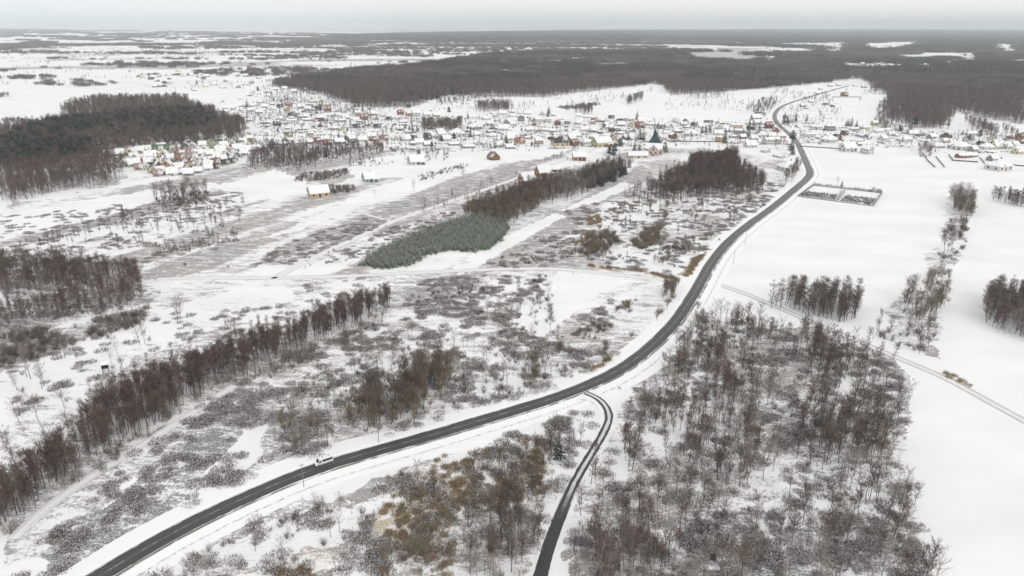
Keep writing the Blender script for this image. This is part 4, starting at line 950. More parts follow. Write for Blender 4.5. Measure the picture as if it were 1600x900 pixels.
for (size, t_, px, py) in single:
    kd, X_, Y_, s_, place = t_
    f_ = fam[kd]; vi = random.randrange(len(SPEC[kd]['joined']))
    tall = 'tall ' if s_ > 1.05 and kd not in ('larch',) else ('small ' if s_ < 0.72 else '')
    if place.startswith('LONE'):
        key = tuple(int(v) for v in place[4:].split('_'))
        lab = LONE_LABEL.get(key) or (tall + look[kd] + ' standing by ' + landmark(px, py))
        grp = None
    elif place == 'PLANT':
        lab = 'snow dusted young spruce on the ' + ('left tip' if px < 625 else 'left middle' if px < 690 else 'right middle' if px < 750 else 'right end') + (' near edge' if py > 395 else ' inner rows') + ' of the plantation'; grp = lab
    else:
        sub_ = ''
        if place == BELT: sub_ = ('left end, ' if px < 160 else 'middle, ' if px < 330 else 'right end, ')
        elif place == RW: sub_ = ('near part, ' if py > 760 else 'middle, ' if py > 620 else 'far part, ') + ('left, ' if px < 1180 else 'right, ')
        elif 'mixed wood' in place: sub_ = ('far left, ' if px < 110 else 'middle, ' if px < 220 else 'right end, ') + ('back, ' if py < 200 else 'centre, ' if py < 225 else 'front, ')
        elif 'reddish' in place: sub_ = ('left, ' if px < 70 else 'middle, ' if px < 150 else 'right, ')
        elif place == TH: sub_ = ('left, ' if px < 580 else 'middle, ' if px < 650 else 'right, ')
        elif place == SB: sub_ = ('left, ' if px < 640 else 'middle, ' if px < 760 else 'right, ')
        lab = sub_ + tall + look[kd] + ' ' + place; grp = lab
    seen.setdefault(lab, []).append(None)
    root = bpy.data.objects.new(f_, None) if f_ != 'bush' and f_ != 'young_spruce' else bpy.data.objects.new(f_, SPEC[kd]['joined'][vi])
    COL.objects.link(root); root.location = (X_, Y_, 0); root.rotation_euler = (random.gauss(0, .02), random.gauss(0, .02), random.uniform(0, 6.28)); root.scale = (s_, s_, s_)
    if root.type == 'EMPTY':
        root.empty_display_size = 0.5
        ps = SPEC[kd]['parts'][vi]
        for nm_, pm in zip(('trunk', 'crown', 'snow_cover'), ps): link(nm_, pm, root)
    cat = {'bare_tree': 'tree', 'bush': 'bush', 'evergreen_tree': 'evergreen', 'young_spruce': 'young spruce'}[f_]
    root['label'] = lab; root['category'] = cat; root['_k'] = lab; root['_x'] = px
    if grp: root['group'] = grp
# lone plants that read alike are told apart by their order from the left; the rest keep a shared label and group

by = {}
for o in COL.objects:
    if '_k' in o and 'group' not in o: by.setdefault(o['_k'], []).append(o)
for k_, l_ in by.items():
    if len(l_) > 1:
        l_.sort(key=lambda o: o['_x'])
        for i, o in enumerate(l_): o['label'] = ORD[i] + ' from left: ' + k_; o['group'] = k_[:60]
for o in COL.objects:
    if '_k' in o: del o['_k']; del o['_x']

# low snowy scrub, heather and dry grass: uncountable
def mass(name, specs, kind, label, sc=(0.7, 1.3)):
    XS, YS = [], []
    for pts, dens, clump, thr in specs:
        X, Y = rpoints(pts, dens, clump, thr, 0.1, 5, 6); XS.append(X); YS.append(Y)
    X = np.concatenate(XS); Y = np.concatenate(YS)
    d = np.full(len(X), 1e9)
    for Q, wd in [(RP, 7.0), (SP, 3.2)] + [(q_, 2.4) for q_ in TRK]:
        for q in Q[::2]: d = np.minimum(d, np.hypot(X - q[0], Y - q[1]) - wd)
    m = d > 0; X, Y = X[m], Y[m]
    scatter(name, X, Y, rng.uniform(sc[0], sc[1], len(X)), [proto(kind, me) for me in SPEC[kind]['joined']], label)
mass('snowy_scrub', [
 ([(20,930),(30,858),(140,775),(240,702),(330,634),(425,602),(430,640),(300,725),(200,810),(100,890)], 0.14, 9, .49),
 ([(200,700),(430,560),(600,498),(780,455),(860,445),(800,520),(1000,560),(800,640),(500,720),(300,790)], 0.12, 9, .49),
 ([(560,470),(615,448),(680,436),(740,428),(850,436),(790,490),(640,502)], 0.10, 12, .48), ([(880,330),(1000,300),(1190,280),(1230,290),(1130,380),(1080,430),(980,425),(900,400)], 0.06, 12, .50), ([(0,560),(300,480),(560,430),(620,470),(440,520),(100,640),(0,700)], 0.03, 12, .52),
 (RWP, 0.09, 8, .50), ([(1030,930),(1060,830),(1150,800),(1350,800),(1440,860),(1460,930)], 0.16, 9, .44),
 ([(180,930),(420,800),(700,715),(900,640),(940,650),(830,930)], 0.12, 8, .48),
 ([(0,400),(210,402),(235,470),(0,535)], 0.05, 12, .5), ([(0,340),(380,298),(380,380),(200,420),(0,410)], 0.03, 15, .5),
 ([(380,418),(455,378),(585,336),(610,346),(540,378),(450,416)], 0.04, 12, .42), ([(480,416),(620,352),(700,330),(725,330),(620,385),(560,402),(520,412)], 0.04, 12, .42),
 ([(900,500),(955,468),(992,462),(935,520),(880,525)], 0.06, 10, .42), ([(750,412),(830,380),(885,360),(905,382),(885,414),(800,421)], 0.05, 10, .42)],
 'scrub', 'low frosted scrub and heather poking through the snow')
mass('dry_grass', [([(580,920),(588,800),(640,752),(700,712),(860,680),(850,770),(720,810),(710,900)], 0.3, 7, .50), ([(390,930),(450,862),(505,848),(490,930)], 0.3, 8, .46),
 ([(1062,430),(1085,405),(1104,392),(1108,400),(1094,420),(1075,433)], 0.9, None, .5), ([(920,417),(1010,427),(1066,439),(1060,432),(1000,424),(925,413)], 0.5, 6, .4),
 ([(1464,583),(1480,584),(1520,604),(1512,610)], 0.25, 4, .45), ([(915,340),(935,335),(940,345),(920,352)], 0.3, None, .5), ([(905,372),(920,360),(925,372),(912,382)], 0.4, None, .5),
 ([(920,575),(960,560),(955,570),(930,585)], 0.3, None, .5)], 'reed', 'tufts of tan dry grass and reeds standing out of the snow')

# far forest: groves of simple trees
def grove(seed, conif=0.0, n=90, rad=24, mats=None):
    r = np.random.default_rng(seed); A = []; Bv = []; Cv = []
    for i in range(n):
        a = r.uniform(0, 6.283); q = math.sqrt(r.uniform()) * rad; o = np.array([q * math.cos(a), q * math.sin(a), 0]); h = r.uniform(11, 19)
        A.append(tubes(o[None], (o + [r.normal() * .3, r.normal() * .3, h * .8])[None], np.array([0.16]), np.array([0.06]), 3))
        if r.uniform() < conif:
            k = 16; z = np.repeat(np.linspace(0.25, 0.95, 4), 4) * h; rr = (1.05 - z / h) * 3.2; az = r.uniform(0, 6.283, k)
            D = norm(np.stack([np.cos(az), np.sin(az), np.full(k, -0.15)], 1)); P = o + np.stack([np.zeros(k), np.zeros(k), z], 1)
            Cv.append(blades(P + [0, 0, .4], D, rr, np.full(k, 2.0), r))
        else:
            k = 20; z = r.uniform(0.35, 0.85, k) * h; az = r.uniform(0, 6.283, k)
            D = norm(np.stack([np.cos(az) * .7, np.sin(az) * .7, np.ones(k)], 1)); P = o + np.stack([np.cos(az) * .3, np.sin(az) * .3, z], 1)
            Bv.append(blades(P, D, r.uniform(1.5, 3.2, k), np.full(k, 0.55), r))
    g = [(np.concatenate(A), M['bark_dark'])]
    if Bv: g.append((np.concatenate(Bv), mats))
    if Cv: g.append((np.concatenate(Cv), M['needle']))
    return soup('grove', g)
M['grove_brown'] = plant_mat('grove_brown', [(0.145, 0.10, 0.088), (0.19, 0.145, 0.13), (0.10, 0.08, 0.08), (0.22, 0.175, 0.16), (0.12, 0.09, 0.083)])
gb = [grove(300 + i, 0.04, 90, 24, M['grove_brown']) for i in range(4)]
gc = [grove(320 + i, 0.75, 90, 24, M['grove_brown']) for i in range(3)]
def far_points(pts, spacing, rmin=0, rmax=1e9, holes=()):
    X, Y = rpoints(pts, 1.0 / spacing ** 2, None, .5, .1, 0, 60)
    R = np.hypot(X, Y); m = (R > rmin) & (R < rmax)
    for h in holes:
        P = poly(h); k = inside(P, X, Y); m &= ~(k & (fbm(X * .6, Y * 1.0, 260, 41, 4) > 0.37))
    return X[m], Y[m]
HOLES = [[(1070,80),(1190,68),(1330,66),(1330,98),(1200,100),(1080,94)], [(1345,68),(1445,64),(1445,76),(1350,80)], [(1310,94),(1420,84),(1530,76),(1530,100),(1420,108),(1320,110)], [(1545,68),(1595,70),(1595,84),(1550,82)], [(1570,93),(1620,93),(1620,106),(1570,105)], [(640,66),(1090,58),(1170,68),(1080,80),(900,84),(720,86)]]
F2w = [(425,134),(480,121),(560,110),(650,104),(780,84),(900,80),(1080,80),(1250,80),(1720,80),(1720,205),(1600,195),(1540,186),(1490,172),(1480,196),(1420,200),(1375,182),(1390,152),(1345,122),(1215,136),(1050,150),(1030,130),(850,152),(700,150),(640,168),(560,168),(500,148)]
F3 = [(520,56),(640,52),(900,48),(1200,46.5),(1720,47.5),(1720,82),(1250,82),(1200,76),(1090,68),(900,64),(700,66),(600,62),(520,61)]
X1, Y1 = far_points(F2w, 27, 1700, 4000, HOLES)
X2, Y2 = far_points(F2w, 45, 4000, 9000, HOLES); X3, Y3 = far_points(F3, 75, 3000, 30000, HOLES)
cz = fbm(X1 * 0.6, Y1, 420, 51, 3); cz2 = fbm(X2 * .5, Y2, 700, 52, 3)
def gm(nm, X, Y, s, pr, sz, lab): scatter(nm, X, Y, s, [proto('grove', me) for me in pr], lab, None, None, sz)
lab_f = 'great leafless forest stretching to the horizon'
cz = cz + rng.normal(size=len(cz)) * .05; cz2 = cz2 + rng.normal(size=len(cz2)) * .05
gap = (fbm(X1, Y1, 120, 55, 3) > 0.30) & (fbm(X1, Y1, 330, 56, 3) > 0.27); X1, Y1, cz = X1[gap], Y1[gap], cz[gap]
m = cz < 0.56
gm('distant_forest', X1[m], Y1[m], rng.uniform(.8, 1.1, m.sum()), gb, 1.0, lab_f); gm('distant_forest', X1[~m], Y1[~m], rng.uniform(.8, 1.1, (~m).sum()), gc, 1.0, 'dark evergreen areas within the great forest')
m = cz2 < 0.56
gm('distant_forest', X2[m], Y2[m], rng.uniform(1.6, 2.0, m.sum()), gb, 0.55, lab_f); gm('distant_forest', X2[~m], Y2[~m], rng.uniform(1.6, 2.0, (~m).sum()), gc, 0.55, 'dark evergreen areas within the great forest')
gm('distant_forest', X3, Y3, rng.uniform(2.8, 3.4, len(X3)), gc, 0.32, 'far dark forest band under the horizon')
# hedges and copses on the far plain
def copses(pts, sp, thr0, seed, scl=170):
    X, Y = rpoints(pts, 1 / sp ** 2, None, .5, .1, 0, 0)
    R = np.hypot(X, Y); az_ = np.degrees(np.arctan2(X, Y))
    f = fbm(X * 0.55 + 0.2 * Y, Y * 1.0, scl, seed, 5)
    thr = thr0 - 0.03 * sstep(2000, 7000, R) - 0.05 * sstep(-26, -12, az_) + 0.075 * sstep(4500, 8000, R)
    m = (f > thr); return X[m], Y[m], R[m]
X, Y, R = copses([(-100,44),(760,56),(560,62),(700,80),(640,100),(560,108),(430,128),(330,150),(330,185),(-100,195)], 32.0, 0.60, 61)
Xb, Yb, Rb = copses([(560,60),(1100,58),(1150,68),(1080,78),(900,82),(780,86),(700,86)], 36.0, 0.56, 62, 220)
X = np.concatenate([X, Xb]); Y = np.concatenate([Y, Yb]); R = np.concatenate([R, Rb])
m = R < 4500
gm('far_copses', X[m], Y[m], rng.uniform(.3, .65, m.sum()), gb, 1.0, 'hedges and copses scattered over the far snowy plain')
m = ~m
gm('far_copses', X[m], Y[m], rng.uniform(.8, 1.2, m.sum()), gb + gc[:1], 0.7, 'hedges and copses scattered over the far snowy plain')
HX, HY, HS = [], [], []
PLN = poly([(-60,62),(640,66),(560,100),(430,126),(400,150),(330,160),(300,150),(100,150),(-60,190)])
cnt = 0
while cnt < 230:
    x_ = random.uniform(PLN[:, 0].min(), PLN[:, 0].max()); y_ = random.uniform(1000, 5200)
    if not inside(PLN, np.array([x_]), np.array([y_]))[0]: continue
    cnt += 1; a_ = math.radians(random.choice([24, 24, -8, 60, -66, 100]) + random.gauss(0, 5)); L_ = random.uniform(60, 420); n_ = int(L_ / random.uniform(5, 16))
    u_ = rng.uniform(0, L_, n_); HX.append(x_ + u_ * math.cos(a_) + rng.normal(size=n_) * 1.5); HY.append(y_ + u_ * math.sin(a_) + rng.normal(size=n_) * 1.5); HS.append(rng.uniform(.3, .85, n_))
# hedges and garden growth between the village plots
VP = poly([(320,180),(430,148),(520,165),(620,185),(800,182),(1000,190),(1240,192),(1330,195),(1420,205),(1600,212),(1600,245),(1420,232),(1240,226),(900,232),(700,240),(500,232),(380,225)])
GX, GY, GZ = [], [], []
cnt = 0
while cnt < 700:
    x_ = random.uniform(VP[:, 0].min(), VP[:, 0].max()); y_ = random.uniform(VP[:, 1].min(), VP[:, 1].max())
    if not inside(VP, np.array([x_]), np.array([y_]))[0]: continue
    cnt += 1; a_ = math.radians(random.choice([4, 4, 90, 24, -66]) + random.gauss(0, 5)); L_ = random.uniform(8, 32); n_ = int(L_ / random.uniform(.9, 2))
    u_ = rng.uniform(0, L_, n_); GX.append(x_ + u_ * math.cos(a_) + rng.normal(size=n_) * .4); GY.append(y_ + u_ * math.sin(a_) + rng.normal(size=n_) * .4); GZ.append(rng.uniform(.25, .6, n_))
GX, GY, GZ = map(np.concatenate, (GX, GY, GZ))
scatter('garden_hedges', GX, GY, GZ, [proto('bush', me) for me in SPEC['bush']['joined']], 'leafless hedges between the village plots')
HX = np.concatenate(HX); HY = np.concatenate(HY); HS = np.concatenate(HS)
scatter('hedgerows', HX, HY, HS, [proto('alder', me) for me in SPEC['alder']['joined']], 'bare hedgerows dividing the far snowy fields')


# ------------------------------------------------------------------ buildings
WALL = {'white': (0.62, 0.61, 0.59), 'cream': (0.62, 0.56, 0.42), 'yellow': (0.50, 0.47, 0.30), 'grey': (0.33, 0.33, 0.32), 'brick': (0.28, 0.17, 0.14), 'brown': (0.20, 0.12, 0.08), 'pink': (0.45, 0.36, 0.32), 'orange': (0.45, 0.29, 0.17), 'blue': (0.42, 0.50, 0.53), 'beige': (0.55, 0.44, 0.29), 'darkred': (0.17, 0.09, 0.09), 'green': (0.34, 0.37, 0.29)}
for k_, c_ in WALL.items(): M['wall_' + k_] = noise_mat('wall_' + k_, c_, tuple(v * 0.86 for v in c_), 0.8, 0.35, 0.7)
def roofm(nm, c, lo, hi): M['roof_' + nm] = noise_mat('roof_' + nm, c, SNOW, 0.35, lo, hi, stretch=(1, 1, 0.3), detail=5)
roofm('snow', (0.20, 0.18, 0.17), 0.34, 0.42); roofm('red', (0.22, 0.09, 0.08), 0.50, 0.66); roofm('dark', (0.06, 0.055, 0.06), 0.55, 0.72)
roofm('brown', (0.20, 0.12, 0.09), 0.50, 0.68); roofm('mauve', (0.27, 0.19, 0.19), 0.45, 0.7); roofm('green', (0.10, 0.14, 0.09), 0.5, 0.7)
M['glass'] = mat('window_glass', (0.03, 0.035, 0.04), 0.15, 0.5)
M['opening'] = mat('dark_opening', (0.02, 0.018, 0.016), 0.9, 0.1)
M['door'] = mat('door_wood', (0.12, 0.07, 0.045), 0.6)
M['stack'] = noise_mat('chimney_brick', (0.25, 0.12, 0.09), (0.18, 0.10, 0.08), 3)
M['eaves'] = mat('eaves_wood', (0.14, 0.11, 0.09), 0.7)
PROT = {}
def house_protos(style, w, d, he, hr, storeys=1, hip=False, chim=True, nwin=3, garage=False, gablewin=True):
    """w along the ridge (x), d across (y), he eaves, hr ridge; gable ends on +-x"""
    parts = []   # (name, mesh, slot)
    mb = MB()
    if hip: mb.box(-w/2, w/2, -d/2, d/2, 0, he)
    else:
        mb.prism([(-d/2, 0), (d/2, 0), (d/2, he), (0, hr - 0.12), (-d/2, he)], -w/2, w/2)
    parts.append(('wall', mb.mesh('wall', [M['wall_white']]), 'wall'))
    mb = MB(); o = 0.45; t = 0.28
    if hip:
        r_ = max(0.2, w/2 - d/2)
        A = [(-w/2-o, -d/2-o, he), (w/2+o, -d/2-o, he), (w/2+o, d/2+o, he), (-w/2-o, d/2+o, he)]
        R1, R2 = (-r_, 0, hr), (r_, 0, hr); B_ = [(x, y, z - t) for x, y, z in A]
        mb.face([A[0], A[1], R2, R1]); mb.face([A[2], A[3], R1, R2]); mb.face([A[1], A[2], R2]); mb.face([A[3], A[0], R1])
        for i in range(4): j = (i + 1) % 4; mb.face([B_[i], B_[j], A[j], A[i]])
        mb.face(B_[::-1])
    else:
        sl = (hr - he) / (d / 2); e = he - sl * o
        for sgn in (-1, 1):
            prof = [(0, hr), (sgn * (d/2 + o), e), (sgn * (d/2 + o), e + t), (0, hr + t)]
            mb.prism(prof if sgn > 0 else prof[::-1], -w/2 - o, w/2 + o)
    parts.append(('roof', mb.mesh('roof', [M['roof_snow']]), 'roof'))
    if chim:
        mb = MB(); cx = w * 0.18; mb.box(cx - .35, cx + .35, 0.5, 1.15, hr - 0.9, hr + 0.9); mb.box(cx - .45, cx + .45, 0.4, 1.25, hr + 0.9, hr + 1.05, 1)
        parts.append(('chimney', mb.mesh('chimney', [M['stack'], M['snow']]), None))
    def win(x, y, z, ww, hh, axis):
        mb = MB()
        if axis == 'y': s = 1 if y > 0 else -1; mb.box(x - ww/2, x + ww/2, min(y, y + s * .05), max(y, y + s * .05), z, z + hh, 0)
        else: s = 1 if x > 0 else -1; mb.box(min(x, x + s * .05), max(x, x + s * .05), y - ww/2, y + ww/2, z, z + hh, 0)
        return ('window', mb.mesh('window', [M['glass']]), None)
    for s_ in range(storeys):
        z = 1.0 + s_ * 2.9
        for i in range(nwin):
            x = -w/2 + w * (i + 0.5) / nwin
            if not (i == nwin // 2 and s_ == 0): parts.append(win(x, -d/2, z, 1.3, 1.4, 'y'))
        for sx in (-1, 1):
            for y in (-d * 0.24, d * 0.24): parts.append(win(sx * w/2, y, z, 1.2, 1.4, 'x'))
    if gablewin and not hip:
        for sx in (-1, 1): parts.append(win(sx * w/2, 0, he + 0.25, 1.4, 1.3, 'x'))
    mb = MB(); mb.box(-0.55, 0.55, -d/2 - 0.06, -d/2, 0.02, 2.1); parts.append(('door', mb.mesh('door', [M['door']]), None))
    PROT[style] = dict(parts=parts, w=w, d=d, h=hr)
house_protos('gable', 12, 9, 3.3, 7.6, 1)
house_protos('villa', 11, 9.5, 6.0, 9.6, 2)
house_protos('block', 10, 9, 6.4, 8.0, 2, hip=True)
house_protos('long', 20, 8.5, 3.2, 5.8, 1, nwin=6)
house_protos('flats', 22, 10, 6.2, 8.6, 2, nwin=7)
house_protos('hip', 13, 11, 3.4, 7.4, 1, hip=True)
house_protos('cottage', 8.5, 7.0, 2.8, 6.6, 1, nwin=2)
house_protos('shed', 9, 5.5, 2.4, 3.8, 1, chim=False, nwin=2, gablewin=False)
house_protos('shack', 4.5, 3.6, 2.1, 3.0, 1, chim=False, nwin=1, gablewin=False)
HOUSES = []
def build_house(x, y, style, wall, roof, label, group=None, rz=None, scale=1.0, name='house', cat='house'):
    X, Y = at(x, y); p = PROT[style]
    if rz is None: rz = math.radians(random.choice([24, 24, 30, -66, 18]) + random.uniform(-8, 8))
    root = bpy.data.objects.new(name, None); COL.objects.link(root); root.location = (X, Y, 0); root.rotation_euler = (0, 0, rz); root.scale = (scale,) * 3
    root.empty_display_size = 2
    for nm, me, slot in p['parts']:
        o = link(nm, me, root)
        if slot:
            o.material_slots[0].link = 'OBJECT'; o.material_slots[0].material = M[slot + '_' + (wall if slot == 'wall' else roof)]
    root['label'] = label; root['category'] = cat
    if group: root['group'] = group
    HOUSES.append((root, x, y)); return root
R3 = {'s': 'snow', 'r': 'red', 'd': 'dark', 'b': 'brown', 'm': 'mauve', 'g': 'green'}
W3 = {'w': 'white', 'c': 'cream', 'y': 'yellow', 'g': 'grey', 'k': 'brick', 'n': 'brown', 'p': 'pink', 'o': 'orange', 'l': 'blue', 'b': 'beige', 'd': 'darkred', 'e': 'green'}
S3 = {'G': 'gable', 'V': 'villa', 'B': 'block', 'L': 'long', 'F': 'flats', 'H': 'hip', 'C': 'cottage', 'S': 'shed'}
# x, y, code: style, wall, roof ; optional scale
COLONY = "201,226,Cpr,1.1 209,225,Cys 257,222,Gws,.9 232,223,Cgs 289,219,Cws 296,222,Cys 247,238,Cyg,1.2 266,237,Cyg,1.2 232,236,Cws 205,243,Ccs,1.3 256,246,Ccs,1.3 236,248,Ccs,1.2 276,245,Cdr 232,256,Ccs 210,260,Cys,1.3 195,260,Cgs,1.1 229,265,Gws,.9 249,263,Cks,1.1 261,262,Cos,1.2 250,270,Cws 270,274,Cws,1.1 299,243,Cmm,1.2 283,251,Cpb,1.1 301,251,Cpm,1.2 298,267,Cyr,1.4 280,265,Cgs,1.1 332,229,Vyg,.8 319,236,Cws 327,244,Cgs,1.1 320,251,Cgs 315,260,Cws 327,256,Cps 338,258,Cyb 317,229,Cws 301,230,Cws 290,230,Cgs 151,239,Sws 165,239,Sws 185,236,Sgs 146,228,Lgs,.8 220,228,Lnd,.7 178,230,Sws 360,217,Cws,1.1 364,229,Cgs,1.1 379,219,Cps 391,220,Vys,.75 350,230,Cws 345,240,Cws,1.2 372,236,Cgs,1.2 387,232,Ces,1.1 407,227,Cws,1.1 417,222,Cws 425,225,Cgs 451,214,Gyg,.9 445,220,Cgs,.9 268,255,Cgs,.9 290,258,Cws,.9 305,262,Cws,.9 340,248,Cos,1 356,246,Cgs 222,250,Cgs,.9 243,230,Cws,.9 272,228,Cgs,.9 308,238,Cws 288,238,Cwr,.9 352,258,Cyd,.9 366,250,Cws 400,236,Cgs 412,234,Cws,.9 395,228,Cps,.8 260,272,Cgs,.8 240,262,Cwd,.8 285,272,Cgs,.8 310,270,Cgs,.9 325,266,Cws,.9"
UPLEFT = "364,172,Vws,.8 352,170,Gws,.8 380,167,Gws,.9 376,174,Cws 391,174,Gws,.9 405,177,Ggs,.9 417,151,Hws 407,161,Gws,.9 417,145,Gws 430,141,Ggs,.9 445,140,Gws 459,146,Vws 476,141,Hws 490,147,Gws,.9 450,166,Vkr,.8 449,174,Vps,.9 434,182,Gws 455,182,Gwd,.9 437,187,Gws,.9 456,190,Lws,.7 420,185,Lws,.7 470,169,Ggs,.9 489,160,Lws,.8 501,160,Gys 512,174,Vkr,1.1 482,172,Hws 482,189,Lgs,.9 475,184,Ggs 332,167,Ggs 330,174,Gws 341,185,Ggs 370,182,Gws 395,166,Gws,.8 425,172,Gws,.8 360,182,Ggs,.8 413,168,Ggs,.8 440,158,Ggs,.8 466,178,Gws,.8 497,186,Lks,.9 505,190,Lgd,.7 348,160,Gws,.8 375,155,Gws,.8 390,150,Ggs,.8"
MIDL = "530,174,Gws,1.1 549,171,Gws 540,186,Ggs 559,180,Vps,.9 569,187,Vkr 581,180,Ggs 587,187,Ggs,.9 626,179,Vkr,.9 639,181,Vos,.9 650,182,Vws,1.1 667,181,Gws 682,182,Ggs 616,195,Lgs,.7 617,219,Gws 634,220,Gws 550,222,Vgs,.9 566,221,Gws,.9 530,225,Ggs 522,219,Gws,.8 506,220,Gks,.9 600,219,Gpb,.9 591,226,Gpb,.9 670,209,Sgs 687,211,Vws,.9 680,215,Gws 520,184,Lwd,.7 532,190,Lgs,.8 575,196,Lgs,.8 600,183,Gws,.8 608,188,Ggd,.8 655,225,Gws,.9 668,228,Ggs,.9 645,226,Sgs 512,226,Gkr,.8 495,222,Gkr,.8 484,224,Gks,.8"
MID = "690,215,Vws 714,213,Hws,1.5 741,202,Hgs,1.4 732,231,Lgs,.8 746,226,Gws,.9 757,227,Fws,.6 812,224,Gbr,1.1 842,225,Vps,.9 759,187,Hws,1.1 775,184,Vws,.9 814,189,Bgd,1.1 841,191,Vws,.9 856,191,Bws,.9 871,195,Bdr,1.0 830,205,Lws 849,205,Lws,.8 865,206,Lws,.8 787,204,Gws,1.2 847,180,Gws 824,179,Gws 772,178,Lws,.7 786,179,Gws 719,185,Bgs,.8 875,227,Hcd,1.5 792,193,Ggs 876,214,Gws,.8 886,194,Bgs,.9 904,182,Gws,.8 902,189,Lws,.9 917,184,Lws,.7 926,194,Bps,.8 915,205,Gws 897,227,Vkr,.8 926,206,Ggs,.9 972,190,Lwd,.8 970,197,Ggs 986,196,Gcs 999,199,Gkr,1.1 1019,196,Lws,.9 1045,199,Lws,1.2 1051,216,Vns,.9 960,206,Lnd,.9 914,225,Hws 1006,211,Bws,.8 902,200,Lws,.6 800,176,Ggs,.8 812,178,Sws 833,190,Ggs,.8 803,196,Gws,.8 745,212,Gws,.8 770,214,Hws,.8 700,186,Ggs,.8 728,206,Sgs 940,190,Ggs,.8 948,196,Ggs,.8 955,186,Gwd,.8 885,204,Sws 938,208,Sks 765,195,Gws,.9 778,190,Gws,.8 864,181,Sgs 893,214,Ggs,.8 905,214,Gws,.8"
RIGHTV = "1059,207,Lns,.7 1080,212,Hws,1.4 1181,187,Ggs,1.2 1187,180,Lwd,.9 1181,174,Ggs,.9 1150,200,Fcs,.8 1155,208,Fgs,.7 1201,200,Vdr 1195,195,Gws 1190,214,Hws,1.2 1206,215,Gws,.9 1220,215,Hps,1.1 1172,230,Gws,1.2 1125,221,Bbs,1.1 1122,211,Gws 1097,200,Gws 1084,197,Ggd,.8 1107,192,Lwd,.7 1177,218,Gws,.9 1217,246,Lws,.7 1231,266,Hws,1.4 1068,196,Ggs,.8 1138,206,Ggs,.8 1160,216,Ggs,.8 1212,206,Gkr,.8 1145,215,Sgs 1196,238,Gws,.8 1205,225,Fws,1.0"
RIGHTC = "1235,191,Gws 1255,167,Ggs,.9 1267,160,Ggs,.8 1319,150,Gnr,1.2 1296,204,Bgs,1.2 1274,200,Lws,.9 1264,214,Fws,.8 1295,222,Hws,1.5 1324,236,Gws,1.5 1354,240,Vws,1.1 1379,219,Gws 1351,201,Lbs,.8 1366,196,Vys,.8 1372,207,Hws 1347,214,Lgs 1334,203,Lws,.7 1319,211,Gnd,.8 1382,205,Lws,.7 1412,221,Hws,1.2 1227,185,Ggd,.8 1345,227,Lgs,.8 1307,218,Gnd 1290,164,Lgd,.6 1276,147,Ggs,.8 1297,135,Ggs,.9 1350,137,Ggs 1336,135,Gws,.9 1260,170,Sgs 1300,167,Sgd 1243,182,Gws,.8 1280,217,Ggs,.8 1337,222,Hws,.9 1392,212,Gws,.8 1362,136,Sgs 1310,134,Ggs,.8 1282,140,Ggs,.7"
FARR = "1455,216,Ggs,.9 1426,211,Gws 1478,215,Hnd 1514,211,Lws 1512,221,Gwd 1497,233,Hws,1.5 1465,231,Lws,.9 1476,222,Gws,.8 1520,236,Ggs 1541,233,Hws,1.2 1557,232,Gcs 1572,232,Gws 1590,240,Gcs,1.2 1594,218,Vkr 1579,216,Lkr,.7 1597,235,Gks 1550,251,Ggs 1559,265,Hws,1.7 1505,246,Lks 1520,245,Lgs,.7 1596,224,Gkr,.9 1440,212,Ggs,.8 1416,209,Ggs,.8 1532,228,Gwd,.8 1487,224,Gws,.8 1585,228,Gws,.8"
ENGWIN = {'C': 'small cottage', 'G': 'gabled house', 'V': 'two storey house', 'B': 'square tall house', 'L': 'long low house', 'F': 'long tall block', 'H': 'hipped house', 'S': 'shed'}
ENGROOF = {'s': 'a snowy roof', 'r': 'a red roof showing through snow', 'd': 'a dark roof', 'b': 'a brown roof', 'm': 'a mauve roof', 'g': 'a green roof'}
W3['m'] = 'pink'; R3['c'] = 'snow'
def landmark2(px, py):
    L = [((1022,235),'near the church'),((940,222),'near the yellow walled house'),((1262,275),'inside the road bend'),((1215,180),'by the far road curve'),((1296,215),'just right of the road'),((1430,210),'among upper right farmsteads'),((1550,240),'near the right edge'),((1330,145),'on the far slope'),((640,178),'just below the great forest'),((530,180),'below the forest tip'),((440,150),'in the upper left rows'),((440,182),'in the upper left rows'),((350,172),'in the upper left rows'),((770,200),'in the middle village rows'),((860,195),'in the middle village rows'),((600,220),'beside the village thicket'),((550,222),'in the thicket rows below the forest'),((710,215),'left of the middle rows'),((250,245),'in the left half of the colony'),((350,240),'in the right half of the colony'),((1120,205),'between the church and the road'),((1180,200),'just left of the road')]
    return min(L, key=lambda q: math.hypot(q[0][0] - px, (q[0][1] - py) * 2.2))[1]
PEND = {}
VPP = np.array([(345,178),(430,150),(520,170),(640,190),(800,184),(1000,190),(1180,190),(1225,205),(1225,218),(1040,212),(880,228),(720,236),(540,226),(420,200)], float)
tk2 = [tuple(map(int, q.split(',')[:2])) for q in (UPLEFT + ' ' + MIDL + ' ' + MID + ' ' + RIGHTV).split()]
ex2 = []; tries = 0
while len(ex2) < 75 and tries < 9000:
    tries += 1; x = random.randint(340, 1230); y = random.randint(150, 236)
    if not inside(VPP, np.array([float(x)]), np.array([float(y)]))[0]: continue
    if any(abs(x - a) < 12 and abs(y - b_) < 4 for a, b_ in tk2): continue
    tk2.append((x, y)); ex2.append('%d,%d,%s' % (x, y, random.choice(['Gws', 'Ggs,.8', 'Sgs', 'Snd', 'Lgs,.7', 'Ggd,.8', 'Hws,.8', 'Gks,.8', 'Gcs,.9', 'Ses', 'Gbb,.8'])))
MID += ' ' + ' '.join(ex2)
